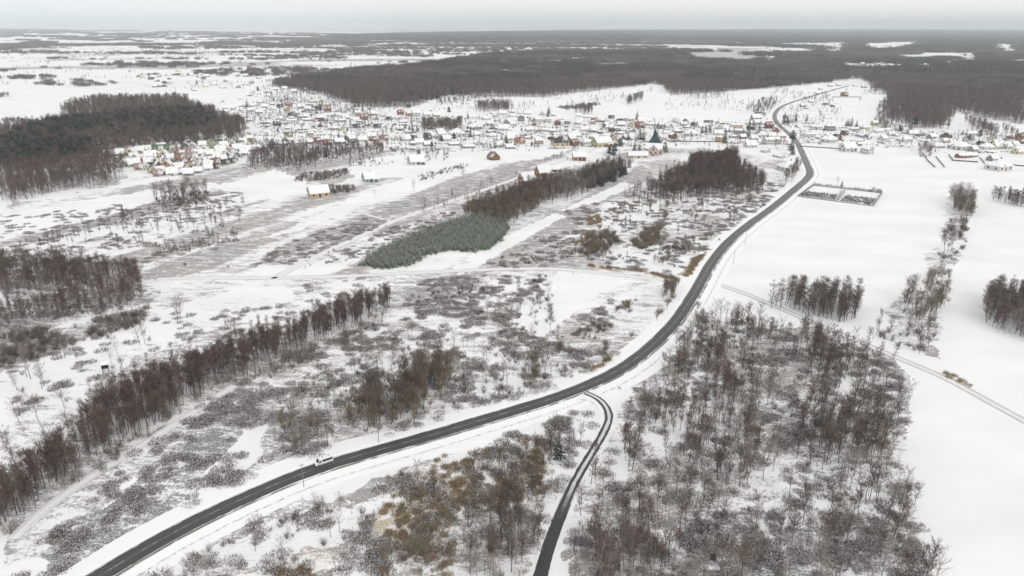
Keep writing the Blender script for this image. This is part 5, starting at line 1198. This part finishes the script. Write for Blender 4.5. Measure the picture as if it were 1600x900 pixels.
# fill the tightly built colony: further cottages between the measured ones
CP = [(150,240),(165,232),(215,222),(300,218),(340,218),(425,222),(430,232),(390,242),(350,262),(300,274),(250,276),(225,268),(190,262),(185,250)]
taken = [tuple(map(int, q.split(',')[:2])) for q in COLONY.split()]
extra = []; tries = 0
while len(extra) < 62 and tries < 6000:
    tries += 1; x = random.randint(150, 430); y = random.randint(218, 276)
    if not inside(np.array(CP, float), np.array([float(x)]), np.array([float(y)]))[0]: continue
    if any(abs(x - a) < 10 and abs(y - b_) < 5 for a, b_ in taken): continue
    taken.append((x, y)); extra.append('%d,%d,%s' % (x, y, random.choice(['Cws', 'Cgs', 'Ces', 'Cbs', 'Cgd,.8', 'Cyg', 'Ces', 'Cgs', 'Cpm,.9', 'Cbb,.8', 'Ceg'])))
COLONY += ' ' + ' '.join(extra)
for grp, txt in (('cottages of the hillside colony', COLONY), ('upper left houses', UPLEFT), ('houses below the forest', MIDL), ('middle village houses', MID), ('houses left of the road', RIGHTV), ('houses right of the road', RIGHTC), ('right edge houses', FARR)):
    for it in txt.split():
        q = it.split(','); x, y, c = int(q[0]), int(q[1]), q[2]; s = float(q[3]) if len(q) > 3 else 1.0
        wall, roof = W3[c[1]], R3[c[2]]
        ww = {'darkred': 'dark red', 'blue': 'pale blue'}.get(wall, wall)
        lab = '%s roofed %s %s %s' % ({'s': 'snow', 'r': 'red', 'd': 'dark', 'b': 'brown', 'm': 'mauve', 'g': 'green', 'c': 'snow'}[c[2]], ww, ENGWIN[c[0]], landmark2(x, y))
        rz = None
        if grp.startswith('cottages'): rz = math.radians(random.choice([-66, 24]) + random.uniform(-10, 10))
        elif x > 780 and y < 216: rz = math.radians(random.choice([0, 0, 90, 5]) + random.uniform(-9, 9))
        r = build_house(x, y, S3[c[0]], wall, roof, lab, grp, rz, s * random.uniform(0.84, 0.98) * (0.95 if c[0] != 'C' else 1.1), 'cottage' if c[0] == 'C' else ('shed' if c[0] == 'S' else 'house'), {'C': 'cottage', 'S': 'shed'}.get(c[0], 'house'))
        PEND.setdefault(lab, []).append((x, r))
for lab, l_ in PEND.items():
    if len(l_) > 1:
        l_.sort(key=lambda q: q[0])
        for i, (x, r) in enumerate(l_): r['label'] = (ORD[i] + ' from left: ' if i < 12 else 'further right: ') + lab

# houses too far off to tell apart, past the first three hundred
mb = MB(); mb.prism([(-4, 0), (4, 0), (4, 3), (0, 6), (-4, 3)], -6, 6, 0)
for sg in (-1, 1): mb.prism([(0, 6.05), (sg * 4.5, 2.7), (sg * 4.5, 3.1), (0, 6.5)][::sg], -6.5, 6.5, 1)
dh = [mb.mesh('far_house', [M['wall_' + w], M['roof_' + r]]) for w, r in (('white', 'snow'), ('grey', 'snow'), ('cream', 'snow'), ('grey', 'dark'))]
XH, YH = [], []
for pts, n_ in (([(200,118),(420,100),(440,128),(330,150),(250,140)], 70), ([(440,122),(600,98),(620,104),(480,124)], 60), ([(560,84),(700,72),(720,80),(600,90)], 60), ([(640,72),(1080,64),(1080,74),(700,80)], 120), ([(1180,68),(1330,66),(1330,92),(1200,94)], 130), ([(1320,102),(1420,92),(1530,84),(1530,96),(1420,104),(1320,106)], 150), ([(1345,74),(1445,68),(1445,76)], 30), ([(1545,74),(1595,76),(1595,84),(1550,82)], 40), ([(100,60),(560,60),(560,80),(100,80)], 120)):
    P = poly(pts); x0, y0 = P.min(0); x1, y1 = P.max(0)
    xs = rng.uniform(x0, x1, n_ * 8); ys = rng.uniform(y0, y1, n_ * 8); m = inside(P, xs, ys); XH.append(xs[m][:n_]); YH.append(ys[m][:n_])
XH = np.concatenate(XH); YH = np.concatenate(YH)
scatter('distant_houses', XH, YH, rng.uniform(.7, 1.2, len(XH)), [proto('far_house', me) for me in dh], 'pale specks of distant village houses')

# the unfinished and lone houses on the near fields, each to measure
def shell(x, y, w, d, he, hr, wallm, roofmm, label, rz, chim=False, finished=False, ann=None):
    X, Y = at(x, y); root = bpy.data.objects.new('house', None); COL.objects.link(root); root.location = (X, Y, 0); root.rotation_euler = (0, 0, rz)
    mb = MB(); mb.prism([(-d/2, 0), (d/2, 0), (d/2, he), (0, hr - .1), (-d/2, he)], -w/2, w/2); link('wall', mb.mesh('wall', [wallm]), root)
    sl = (hr - he) / (d / 2); o = 0.6; t = 0.3; e = he - sl * o
    for sgn in (-1, 1):
        mb = MB(); prof = [(0.02 * sgn, hr), (sgn * (d/2 + o), e), (sgn * (d/2 + o), e + t), (0.02 * sgn, hr + t)]
        mb.prism(prof if sgn > 0 else prof[::-1], -w/2 - o, w/2 + o); link('roof', mb.mesh('roof', [roofmm]), root)
        mb = MB(); mb.prism([(0.03 * sgn, hr - .12), (sgn * (d/2 + o), e - .12), (sgn * (d/2 + o), e - .01), (0.03 * sgn, hr - .01)][::sgn], -w/2 - o - .05, -w/2 - o + .12); link('barge_board', mb.mesh('barge_board', [M['eaves']]), root)
    g = M['glass'] if finished else M['opening']
    def wn(x0, x1, y0, y1, z0, z1, nm='window'):
        mb = MB(); mb.box(x0, x1, y0, y1, z0, z1); link(nm, mb.mesh(nm, [g]), root)
    for yy in (-d * .27, d * .27): wn(-w/2 - .05, -w/2 + .02, yy - .8, yy + .8, 0.9, 2.4)
    for yy in (-d * .16, d * .16): wn(-w/2 - .05, -w/2 + .02, yy - .65, yy + .65, he + .4, he + 2.0)
    for i in range(3):
        xx = -w/2 + w * (i + .5) / 3; wn(xx - .8, xx + .8, -d/2 - .05, -d/2 + .02, 0.9 if i != 1 else 0.05, 2.3, 'window' if i != 1 else 'door')
    if chim: mb = MB(); mb.box(w * .1, w * .1 + .8, .4, 1.2, hr - .8, hr + 1); link('chimney', mb.mesh('chimney', [M['stack']]), root)
    if ann:
        aw, ad, ah, am = ann
        mb = MB(); mb.box(w * .1, w * .1 + aw, -d/2 - ad, -d/2 - .02, 0, ah); link('annex', mb.mesh('annex', [am]), root)
        mb = MB(); mb.box(w * .1 - .3, w * .1 + aw + .3, -d/2 - ad - .3, -d/2 - .05, ah, ah + .3); link('annex_roof', mb.mesh('annex_roof', [M['snow']]), root)
        wn(w * .1 + aw * .3, w * .1 + aw * .75, -d/2 - ad - .05, -d/2 - ad + .02, .5, ah - .5)
    root['label'] = label; root['category'] = 'house'; return root
M['brickwall'] = noise_mat('brick_shell', (0.36, 0.20, 0.15), (0.46, 0.31, 0.25), 2.5)
M['beigewall'] = noise_mat('beige_block', (0.62, 0.49, 0.32), (0.52, 0.40, 0.27), 1.2)
shell(498, 306, 15, 10, 3.6, 8.6, M['beigewall'], M['snow'], 'beige unfinished house shell with a white snowy roof alone on the field', math.radians(28))
shell(577, 283, 10, 9.5, 3.4, 8.2, M['wall_blue'], M['snow'], 'pale blue white house with snowy roof alone on the open field', math.radians(30), True, True, (5, 3, 2.8, M['wall_blue']))
shell(650, 256, 14, 11, 3.6, 9.0, M['wall_white'], M['snow'], 'large white house with dark windows and snowy roof beside the thicket', math.radians(28), True, True, (5, 3, 2.8, M['wall_grey']))
shell(823, 287, 12, 10, 4.2, 10.0, M['brickwall'], M['snow'], 'nearer of two red brick house shells above the young trees', math.radians(30), False, False, (5, 4, 3.6, M['brickwall']))
shell(848, 274, 12, 10, 4.0, 9.6, M['brickwall'], M['snow'], 'farther of two red brick house shells beside the diagonal track', math.radians(28), False, False, (6, 4, 3.2, M['brickwall']))
shell(905, 250, 13, 9, 4.4, 8.0, M['brickwall'], M['snow'], 'squat red brick shell right of the diagonal track near the dark pines', math.radians(5), False, False, (4, 3, 4.2, M['brickwall']))
shell(940, 228, 20, 13, 5.0, 10.5, M['wall_yellow'], M['snow'], 'large yellow walled house with a snowy roof left of the church', math.radians(28), True, True, (6, 4, 3.4, M['wall_orange']))
shell(771, 249, 11, 9, 3.0, 7.6, M['wall_brown'], M['roof_brown'], 'brown timber house at the corner of the village field', math.radians(-60), True, True)
shell(866, 268, 14, 9, 3.0, 5.2, M['wall_grey'], M['snow'], 'low grey walled house under snow right of the brick shells', math.radians(3), False, True)
shell(996, 246, 20, 10, 3.0, 6.4, M['wall_cream'], M['snow'], 'wide low cream house with snowy roof in front of the church', math.radians(2), False, True)
shell(1556, 229, 12, 10, 3.6, 8.0, M['wall_cream'], M['snow'], 'cream house with light roof right of the tall pine at upper right', math.radians(20), True, True)

# the church: steep green roof, pinkish gable, slender turrets
def church():
    X, Y = at(1022, 240); root = bpy.data.objects.new('church', None); COL.objects.link(root); root.location = (X, Y, 0); root.rotation_euler = (0, 0, math.radians(-14))
    gr = noise_mat('green_copper', (0.018, 0.045, 0.055), (0.04, 0.075, 0.08), 0.4, .4, .6, 0.5)
    wl = noise_mat('church_plaster', (0.50, 0.38, 0.35), (0.60, 0.50, 0.46), 0.5)
    def add(nm, mb, m, parent=root):
        return link(nm, mb.mesh(nm, m if isinstance(m, list) else [m]), parent)
    mb = MB(); mb.box(-9, 9, -9, 9, 0, 6); mb.prism([(-5, 0), (5, 0), (5, 6.0), (0, 11), (-5, 6.0)], -15, -9.01, axis='y'); add('wall', mb, wl)
    mb = MB(); A = [(-10, -9.6, 5.9), (10, -9.6, 5.9), (10, 10, 5.9), (-10, 10, 5.9)]; B_ = [(-3, -2.4, 18), (3, -2.4, 18), (3, 3, 18), (-3, 3, 18)]; T = (0, 0.3, 27)
    for i in range(4):
        j = (i + 1) % 4; mb.face([A[i], A[j], B_[j], B_[i]]); mb.face([B_[i], B_[j], T])
    mb.face(A[::-1]); add('roof', mb, gr)
    mb = MB()
    for sgn in (-1, 1):
        prof = [(0.01 * sgn, 11.3), (sgn * 6, 5.4), (sgn * 6, 5.7), (0.01 * sgn, 11.7)]
        mb.prism(prof[::sgn], -15.6, -4.6, axis='y')
    add('porch_roof', mb, M['snow'])
    mb = MB(); mb.prism([(-9.8, 6.2), (-6.4, 11.9), (-6.4, 12.2), (-9.8, 6.6)][::-1], -9.0, 9.0); o = add('roof_snow', mb, M['snow'])
    for x, z in ((-2.4, 2), (2.4, 2), (0, 5.5)):
        mb = MB(); mb.box(x - .7, x + .7, -15.06, -14.98, z, z + 2.6); add('window', mb, M['glass'])
    mb = MB(); mb.box(-.9, .9, -15.07, -14.98, 0.05, 2.0); add('door', mb, M['door'])
    for x in (-7, -3.5, 3.5, 7):
        mb = MB(); mb.box(x - .6, x + .6, -9.06, -8.98, 1.5, 4.5); add('window', mb, M['glass'])
    for sx in (-2.2, 2.2):
        mb = MB(); mb.box(sx - .9, sx + .9, 12, 14, 0, 24); mb.cyl((sx, 13), 1.2, 0.05, 24, 33, 8, 1); add('turret', mb, [M['wall_white'], M['wall_grey']])
    mb = MB(); mb.cyl((0, 0.3), 0.15, 0.1, 26.8, 30, 6); mb.box(-.9, .9, .2, .4, 28.4, 28.7); add('cross', mb, M['eaves'])
    tag(root, 'church with a very steep dark green roof and a pinkish gable front', 'church')
church()

# ------------------------------------------------------------------ the minibus on the main road
def van():
    # nose towards -x
    px, py = 499, 727.5
    X, Y = at(px, py); i = int(np.argmin(np.hypot(RP[:, 0] - X, RP[:, 1] - Y))); T, Rn = frame(RP)
    c = RP[i] - Rn[i] * 1.25; ang = math.atan2(T[i][1], T[i][0])
    root = bpy.data.objects.new('minibus', None); COL.objects.link(root); root.location = (c[0], c[1], ZR + 0.07); root.rotation_euler = (0, 0, ang); root.scale = (.88, .88, .88)
    pw = mat('white_paint', (0.80, 0.80, 0.79), 0.3, 0.5); blk = mat('black_glass', (0.012, 0.012, 0.014), 0.08, 0.6); rub = mat('tyre_rubber', (0.02, 0.02, 0.02), 0.8)
    rimm = mat('steel_rim', (0.35, 0.35, 0.36), 0.4); pls = mat('black_plastic', (0.03, 0.03, 0.03), 0.6); red = mat('red_lamp', (0.4, 0.02, 0.02), 0.3); amb = mat('clear_lamp', (0.7, 0.7, 0.68), 0.2)
    L2, Wd = 3.25, 1.0
    # side profile of the body (x, z): bonnet, raked windscreen, high roof
    prof = [(-3.25, 0.45), (-3.3, 0.75), (-3.2, 1.08), (-2.95, 1.25), (-2.45, 1.38), (-1.75, 2.30), (-1.4, 2.62), (-0.9, 2.74), (2.6, 2.76), (3.1, 2.66), (3.22, 2.3), (3.27, 1.2), (3.27, 0.45)]
    mb = MB(); k = len(prof); yy = [-1.0, -0.9, 0.9, 1.0]
    def yw(z, e):  # body narrows towards the roof, rounded shoulders
        f = 1.0 - 0.07 * max(0, (z - 1.2) / 1.5) ** 1.5
        return e * f
    n0 = len(mb.v)
    for e in (-1.0, -0.9, 0.9, 1.0):
        for x, z in prof:
            sh = 0.10 if abs(e) == 1.0 else 0.0
            xx = x - math.copysign(sh * 0.8, x) if abs(x) > 2.9 else x
            zz = z - (sh if z > 2.2 else 0) ; mb.v.append((xx, yw(z, e), zz))
    for a in range(3):
        for q in range(k):
            r = (q + 1) % k; mb.f.append([a * k + q, (a + 1) * k + q, (a + 1) * k + r, a * k + r]); mb.m.append(0)
    mb.f.append(list(range(k))); mb.m.append(0); mb.f.append([3 * k + q for q in range(k)][::-1]); mb.m.append(0)
    body = link('body', mb.mesh('body', [pw]), root)
    import bmesh
    bm = bmesh.new(); bm.from_mesh(body.data); bmesh.ops.recalc_face_normals(bm, faces=bm.faces); bm.to_mesh(body.data); bm.free()
    mb = MB(); mb.face([(-2.47, -0.84, 1.44), (-2.47, 0.84, 1.44), (-1.79, 0.76, 2.28), (-1.79, -0.76, 2.28)]); 
    mb.v = [(x - .03, y, z + .03) for x, y, z in mb.v]; o = link('windscreen', mb.mesh('windscreen', [blk]), root)
    if o.data.polygons[0].normal.x > 0: o.data.flip_normals()
    for sgn in (-1, 1):
        def sidewin(nm, pts):
            mb = MB()
            inner = [(x, sgn * (yw(z, 1.0) - 0.02), z) for x, z in pts]; outer = [(x, sgn * (yw(z, 1.0) + 0.012), z) for x, z in pts]
            mb.face(outer); m_ = len(pts)
            for q in range(m_): mb.face([inner[q], inner[(q + 1) % m_], outer[(q + 1) % m_], outer[q]])
            return link(nm, mb.mesh(nm, [blk]), root)
        sidewin('cab_window', [(-1.95, 1.45), (-1.15, 1.42), (-1.15, 2.15), (-1.6, 2.15)])
        sidewin('side_window', [(-0.75, 1.50), (2.95, 1.50), (2.92, 2.25), (-0.75, 2.25)])
        mb = MB(); mb.box(-2.05, -1.85, min(sgn * 1.0, sgn * 1.25), max(sgn * 1.0, sgn * 1.25), 1.45, 1.80); link('mirror', mb.mesh('mirror', [pls]), root)
        mb = MB(); mb.box(-3.1, 3.2, min(sgn * 0.99, sgn * 1.02), max(sgn * 0.99, sgn * 1.02), 0.62, 0.74); link('side_moulding', mb.mesh('side_moulding', [pls]), root)
        mb = MB(); mb.box(-3.29, -3.12, min(sgn * .55, sgn * .9), max(sgn * .55, sgn * .9), 0.86, 1.08); link('headlight', mb.mesh('headlight', [amb]), root)
        mb = MB(); mb.box(3.2, 3.29, min(sgn * .78, sgn * .95), max(sgn * .78, sgn * .95), 0.95, 1.55); link('tail_lamp', mb.mesh('tail_lamp', [red]), root)
        for wx in (-2.25, 1.95):
            w = bpy.data.objects.new('wheel', None); COL.objects.link(w); w.parent = root; w.location = (wx, sgn * 0.90, 0.36)
            mb = MB(); mb.cyl((0, 0), 0.36, 0.36, -0.13, 0.13, 20); t_ = link('tyre', mb.mesh('tyre', [rub]), w); t_.rotation_euler = (math.pi / 2, 0, 0)
            mb = MB(); mb.cyl((0, 0), 0.21, 0.19, -0.145, 0.145, 12); t_ = link('rim', mb.mesh('rim', [rimm]), w); t_.rotation_euler = (math.pi / 2, 0, 0)
    mb = MB(); mb.box(3.262, 3.285, -0.78, 0.78, 1.5, 2.25); link('rear_window', mb.mesh('rear_window', [blk]), root)
    mb = MB(); mb.box(-3.36, -3.1, -0.95, 0.95, 0.32, 0.52); link('front_bumper', mb.mesh('front_bumper', [pls]), root)
    mb = MB(); mb.box(3.2, 3.38, -0.95, 0.95, 0.36, 0.56); link('rear_bumper', mb.mesh('rear_bumper', [pls]), root)
    mb = MB(); mb.box(-3.34, -3.2, -0.5, 0.5, 0.8, 1.02); link('grille', mb.mesh('grille', [pls]), root)
    for x in (-0.3, 1.9): mb = MB(); mb.box(x - .3, x + .3, -.3, .3, 2.75, 2.86); link('roof_vent', mb.mesh('roof_vent', [mat('vent_plastic', (0.35, 0.35, 0.35), 0.6)]), root)
    tag(root, 'white minibus with dark side windows driving left on the main road', 'minibus')
van()

# ------------------------------------------------------------------ cemetery
def wall_line(name, pts, h, th_, m, label, cat='fence', spacing=2.6):
    """a low fence: posts and panels, each a part"""
    P = poly(pts); root = bpy.data.objects.new(name, None); COL.objects.link(root); root.location = (P[0][0], P[0][1], 0); root['label'] = label; root['category'] = cat
    for a, b_ in zip(P[:-1], P[1:]):
        L = np.linalg.norm(b_ - a); n = max(1, int(L / spacing)); d = (b_ - a) / n; ang = math.atan2(d[1], d[0]); l = np.linalg.norm(d)
        mb = MB(); mb.box(0.13, l - 0.13, -th_/2, th_/2, 0.12, h); mb.box(0.13, l - 0.13, -th_/2 - .01, th_/2 + .01, h, h + .05, 1); pm = mb.mesh('panel', [m, M['snow']])
        mb = MB(); mb.box(-.12, .12, -.12, .12, 0, h + .15); mb.box(-.14, .14, -.14, .14, h + .15, h + .22, 1); qm = mb.mesh('post', [m, M['snow']])
        for i in range(n):
            c = a + d * i - P[0]; link('panel', pm, root, (c[0], c[1], 0), ang); link('post', qm, root, (c[0], c[1], 0), ang)
    return root
concrete = noise_mat('weathered_concrete', (0.17, 0.165, 0.16), (0.26, 0.255, 0.25), 1.0)
darkf = noise_mat('dark_fence', (0.07, 0.06, 0.055), (0.12, 0.11, 0.10), 1.0)
CEM = [(1247,307.5),(1271,290),(1378,302),(1364,322.5),(1247,307.5)]
wall_line('cemetery_fence', [CEM[0], CEM[1]], 1.6, 0.12, darkf, 'dark fence on the road side of the cemetery', spacing=3.2)
wall_line('cemetery_fence', [CEM[2], CEM[3]], 1.6, 0.12, darkf, 'dark fence on the right hand side of the cemetery', spacing=3.2)
wall_line('cemetery_fence', [CEM[3], CEM[4]], 0.7, 0.10, concrete, 'low grey fence along the near side of the cemetery', spacing=3.2)
wall_line('cemetery_fence', [CEM[1], CEM[2]], 0.8, 0.08, concrete, 'low grey fence along the far side of the cemetery', spacing=3.2)
wall_line('cemetery_fence', [(1307,314),(1316,297)], 1.2, 0.12, concrete, 'left one of two low walls along the middle cemetery path', 'wall', 3.2)
wall_line('cemetery_fence', [(1310,313),(1321,297.5)], 1.2, 0.12, concrete, 'right one of two low walls along the middle cemetery path', 'wall', 3.2)
gm_ = [noise_mat('grave_stone', (0.04, 0.04, 0.04), (0.09, 0.09, 0.09), 2), noise_mat('grave_stone_light', (0.35, 0.34, 0.33), (0.25, 0.24, 0.24), 2)]
GS = []
for v_ in range(3):
    mb = MB(); w_ = (0.62, 0.5, 0.7)[v_]; hh = (1.4, 1.6, 1.2)[v_]
    mb.box(-w_, w_, 0.0, 0.35, 0.32, hh); mb.box(-w_, w_, -1.7, 0.4, 0, 0.28, 0); mb.box(-w_ + .08, w_ - .08, -1.6, -0.3, 0.29, 0.38, 1); mb.box(-w_ * .8, w_ * .8, .05, .3, hh + .01, hh + .05, 1)
    if v_ == 1: mb.box(-.07, .07, .06, .16, hh + .08, hh + .7, 0); mb.box(-.25, .25, .06, .16, hh + .35, hh + .47, 0)
    GS.append([mb.mesh('gravestone', [g_, M['snow']]) for g_ in gm_])
def graves(quad, nu, nv, label, grp):
    P = poly(quad); k = 0
    for i in range(nu):
        for j in range(nv):
            if random.random() < 0.12: continue
            u = (i + .5) / nu; v = (j + .5) / nv
            p = (P[0] * (1 - u) + P[1] * u) * (1 - v) + (P[3] * (1 - u) + P[2] * u) * v
            o = link('gravestone', random.choice(random.choice(GS)), None, (p[0] + random.gauss(0, .15), p[1] + random.gauss(0, .2), 0), math.radians(-16 + random.gauss(0, 3)))
            tag(o, label, 'gravestone', grp); k += 1
graves([(1250,306.5),(1304,313.5),(1309,306),(1261,300)], 20, 6, 'dark gravestone with snow on its slab in the left plot of the cemetery', 'gravestones in the left plot')
graves([(1313,315),(1362,321),(1369,312),(1321,306)], 19, 6, 'dark gravestone with snow on its slab in the right plot of the cemetery', 'gravestones in the right plot')
# shrubs and small trees along the far side of the cemetery
for i in range(30):
    u = i / 29; X_, Y_ = at(1273 + 102 * u, 289.5 + 12 * u); o = link('bush', random.choice(SPEC['bush']['joined']), None, (X_, Y_, 0), random.uniform(0, 6)); o.scale = (random.uniform(.4, .9),) * 3
    tag(o, 'small bare shrub in the row along the far side of the cemetery', 'bush', 'shrubs along the cemetery fence')
X_, Y_ = at(1358, 321)
EVG_EXTRA = link('thuja', SPEC['spruce']['joined'][0], None, (X_, Y_, 0)); EVG_EXTRA.scale = (.3, .3, .32); tag(EVG_EXTRA, 'small dark thuja in the near right corner of the cemetery', 'evergreen')
# garden fences of the right edge plots
wall_line('garden_fence', [(1482,242),(1489,251.5),(1528,254)], 1.3, .1, darkf, 'dark fence round the garden of the long red brick house at right')
wall_line('garden_fence', [(1531,247),(1546,265)], 1.2, .1, darkf, 'dark fence running down to the field left of the big hipped house')
wall_line('garden_fence', [(1574,255),(1577,258),(1605,261)], 1.2, .1, darkf, 'dark fence of the plot at the right edge')
wall_line('garden_fence', [(1441,239),(1450,252),(1461,262)], 1.2, .1, darkf, 'dark fence on the left side of the hedged plot above the hedge line')
wall_line('garden_fence', [(1462,245),(1476,262)], 1.2, .1, darkf, 'dark fence on the right side of the hedged plot above the hedge line')
wall_line('garden_fence', [(1050,221.5),(1125,222)], 1.1, .08, darkf, 'long thin fence between the church field and the thicket')
wall_line('garden_fence', [(1248,229),(1310,233)], 1.1, .08, darkf, 'thin fence right of the main road above the cemetery field')
wall_line('garden_fence', [(1342,158),(1346,152),(1300,152)], 1.2, .08, darkf, 'fence around the paddock below the far forest')

# ------------------------------------------------------------------ poles, road posts, hunting hide
polew = noise_mat('pole_wood', (0.22, 0.19, 0.16), (0.30, 0.27, 0.24), 2)
mb = MB(); mb.cyl((0, 0), 0.14, 0.09, 0, 9, 6); PM = mb.mesh('pole', [polew])
mb = MB(); mb.box(-.9, .9, -.06, .06, 8.3, 8.45); CM = mb.mesh('crossarm', [polew])
for i, (x, y, tx) in enumerate([(475,761,'right of the minibus below the main road'),(1146,412,'right of the main road above the farm track'),(1164,384,'right of the main road beside the white field'),(1317,226,'on the white field below the hipped house'),(1267,220,'just right of the road by the green pine'),(592,693,'below the main road in the middle left')]):
    X_, Y_ = at(x, y); r = bpy.data.objects.new('utility_pole', None); COL.objects.link(r); r.location = (X_, Y_, 0); r.rotation_euler = (0, 0, .6); s_ = 0.9; r.scale = (s_,) * 3
    link('pole', PM, r); link('crossarm', CM, r); tag(r, 'wooden utility pole ' + tx, 'utility pole', 'wooden utility poles')
mb = MB(); mb.box(-.06, .06, -.04, .04, -.1, .8); mb.box(-.062, .062, -.042, .042, .8, 1.02, 1)
dm = mb.mesh('road_post', [mat('post_white', (.75, .75, .75)), mat('post_band', (.03, .03, .03))]); k = 0
for s_ in np.arange(20, 620, 50):
    i = int(s_ / 3); p = RP[i] + Rn_[i] * (ew + 1.5); o = link('road_post', dm, None, (p[0], p[1], ZR - .05), 0)
    tag(o, 'small white road post with a black band on the south verge', 'road post', 'white road posts on the verge')
def hide():
    X_, Y_ = at(166, 583); r = bpy.data.objects.new('hunting_hide', None); COL.objects.link(r); r.location = (X_, Y_, 0); r.rotation_euler = (0, 0, .4)
    wd = mat('dark_timber', (0.025, 0.022, 0.02), .8)
    for sx in (-1, 1):
        for sy in (-.8, .8): mb = MB(); mb.box(sx * 1.0 - .07, sx * 1.0 + .07, sy - .07, sy + .07, 0, 2.3); link('leg', mb.mesh('leg', [wd]), r)
    mb = MB(); mb.box(-1.15, 1.15, -.95, .95, 2.3, 4.0); link('cabin', mb.mesh('cabin', [wd]), r)
    mb = MB(); mb.box(-.7, .7, -.98, -.955, 3.2, 3.6); link('window', mb.mesh('window', [M['opening']]), r)
    mb = MB(); mb.prism([(-1.2, 3.96), (1.2, 4.5), (1.2, 4.65), (-1.2, 4.11)], -1.4, 1.4); link('roof', mb.mesh('roof', [M['snow']]), r)
    mb = MB()
    for i in range(6): mb.box(-.25, .25, -1.5 + i * .09, -1.44 + i * .09, .3 + i * .36, .36 + i * .36)
    for sx in (-.28, .28): mb.box(sx - .03, sx + .03, -1.6, -1.54, 0, 2.4)
    link('ladder', mb.mesh('ladder', [wd]), r)
    tag(r, 'black raised hunting hide with a snowy roof above the birch belt', 'hunting hide')
hide()

# ------------------------------------------------------------------ haze
hb = MB(); q_ = 66000
hb.box(-q_, q_, -q_, q_, -3, 320); hm = bpy.data.materials.new('thin_air'); hm.use_nodes = True; t = hm.node_tree
for n_ in list(t.nodes): t.nodes.remove(n_)
pv = N(t, 'ShaderNodeVolumePrincipled'); pv.inputs['Color'].default_value = (0.83, 0.90, 0.95, 1); pv.inputs['Density'].default_value = HAZE_DENSITY; pv.inputs['Anisotropy'].default_value = 0.2
pv.inputs['Density Attribute'].default_value = ''
om = N(t, 'ShaderNodeOutputMaterial'); t.links.new(pv.outputs[0], om.inputs['Volume'])
o = link('haze', hb.mesh('haze', [hm])); tag(o, None, None, None, 'stuff')
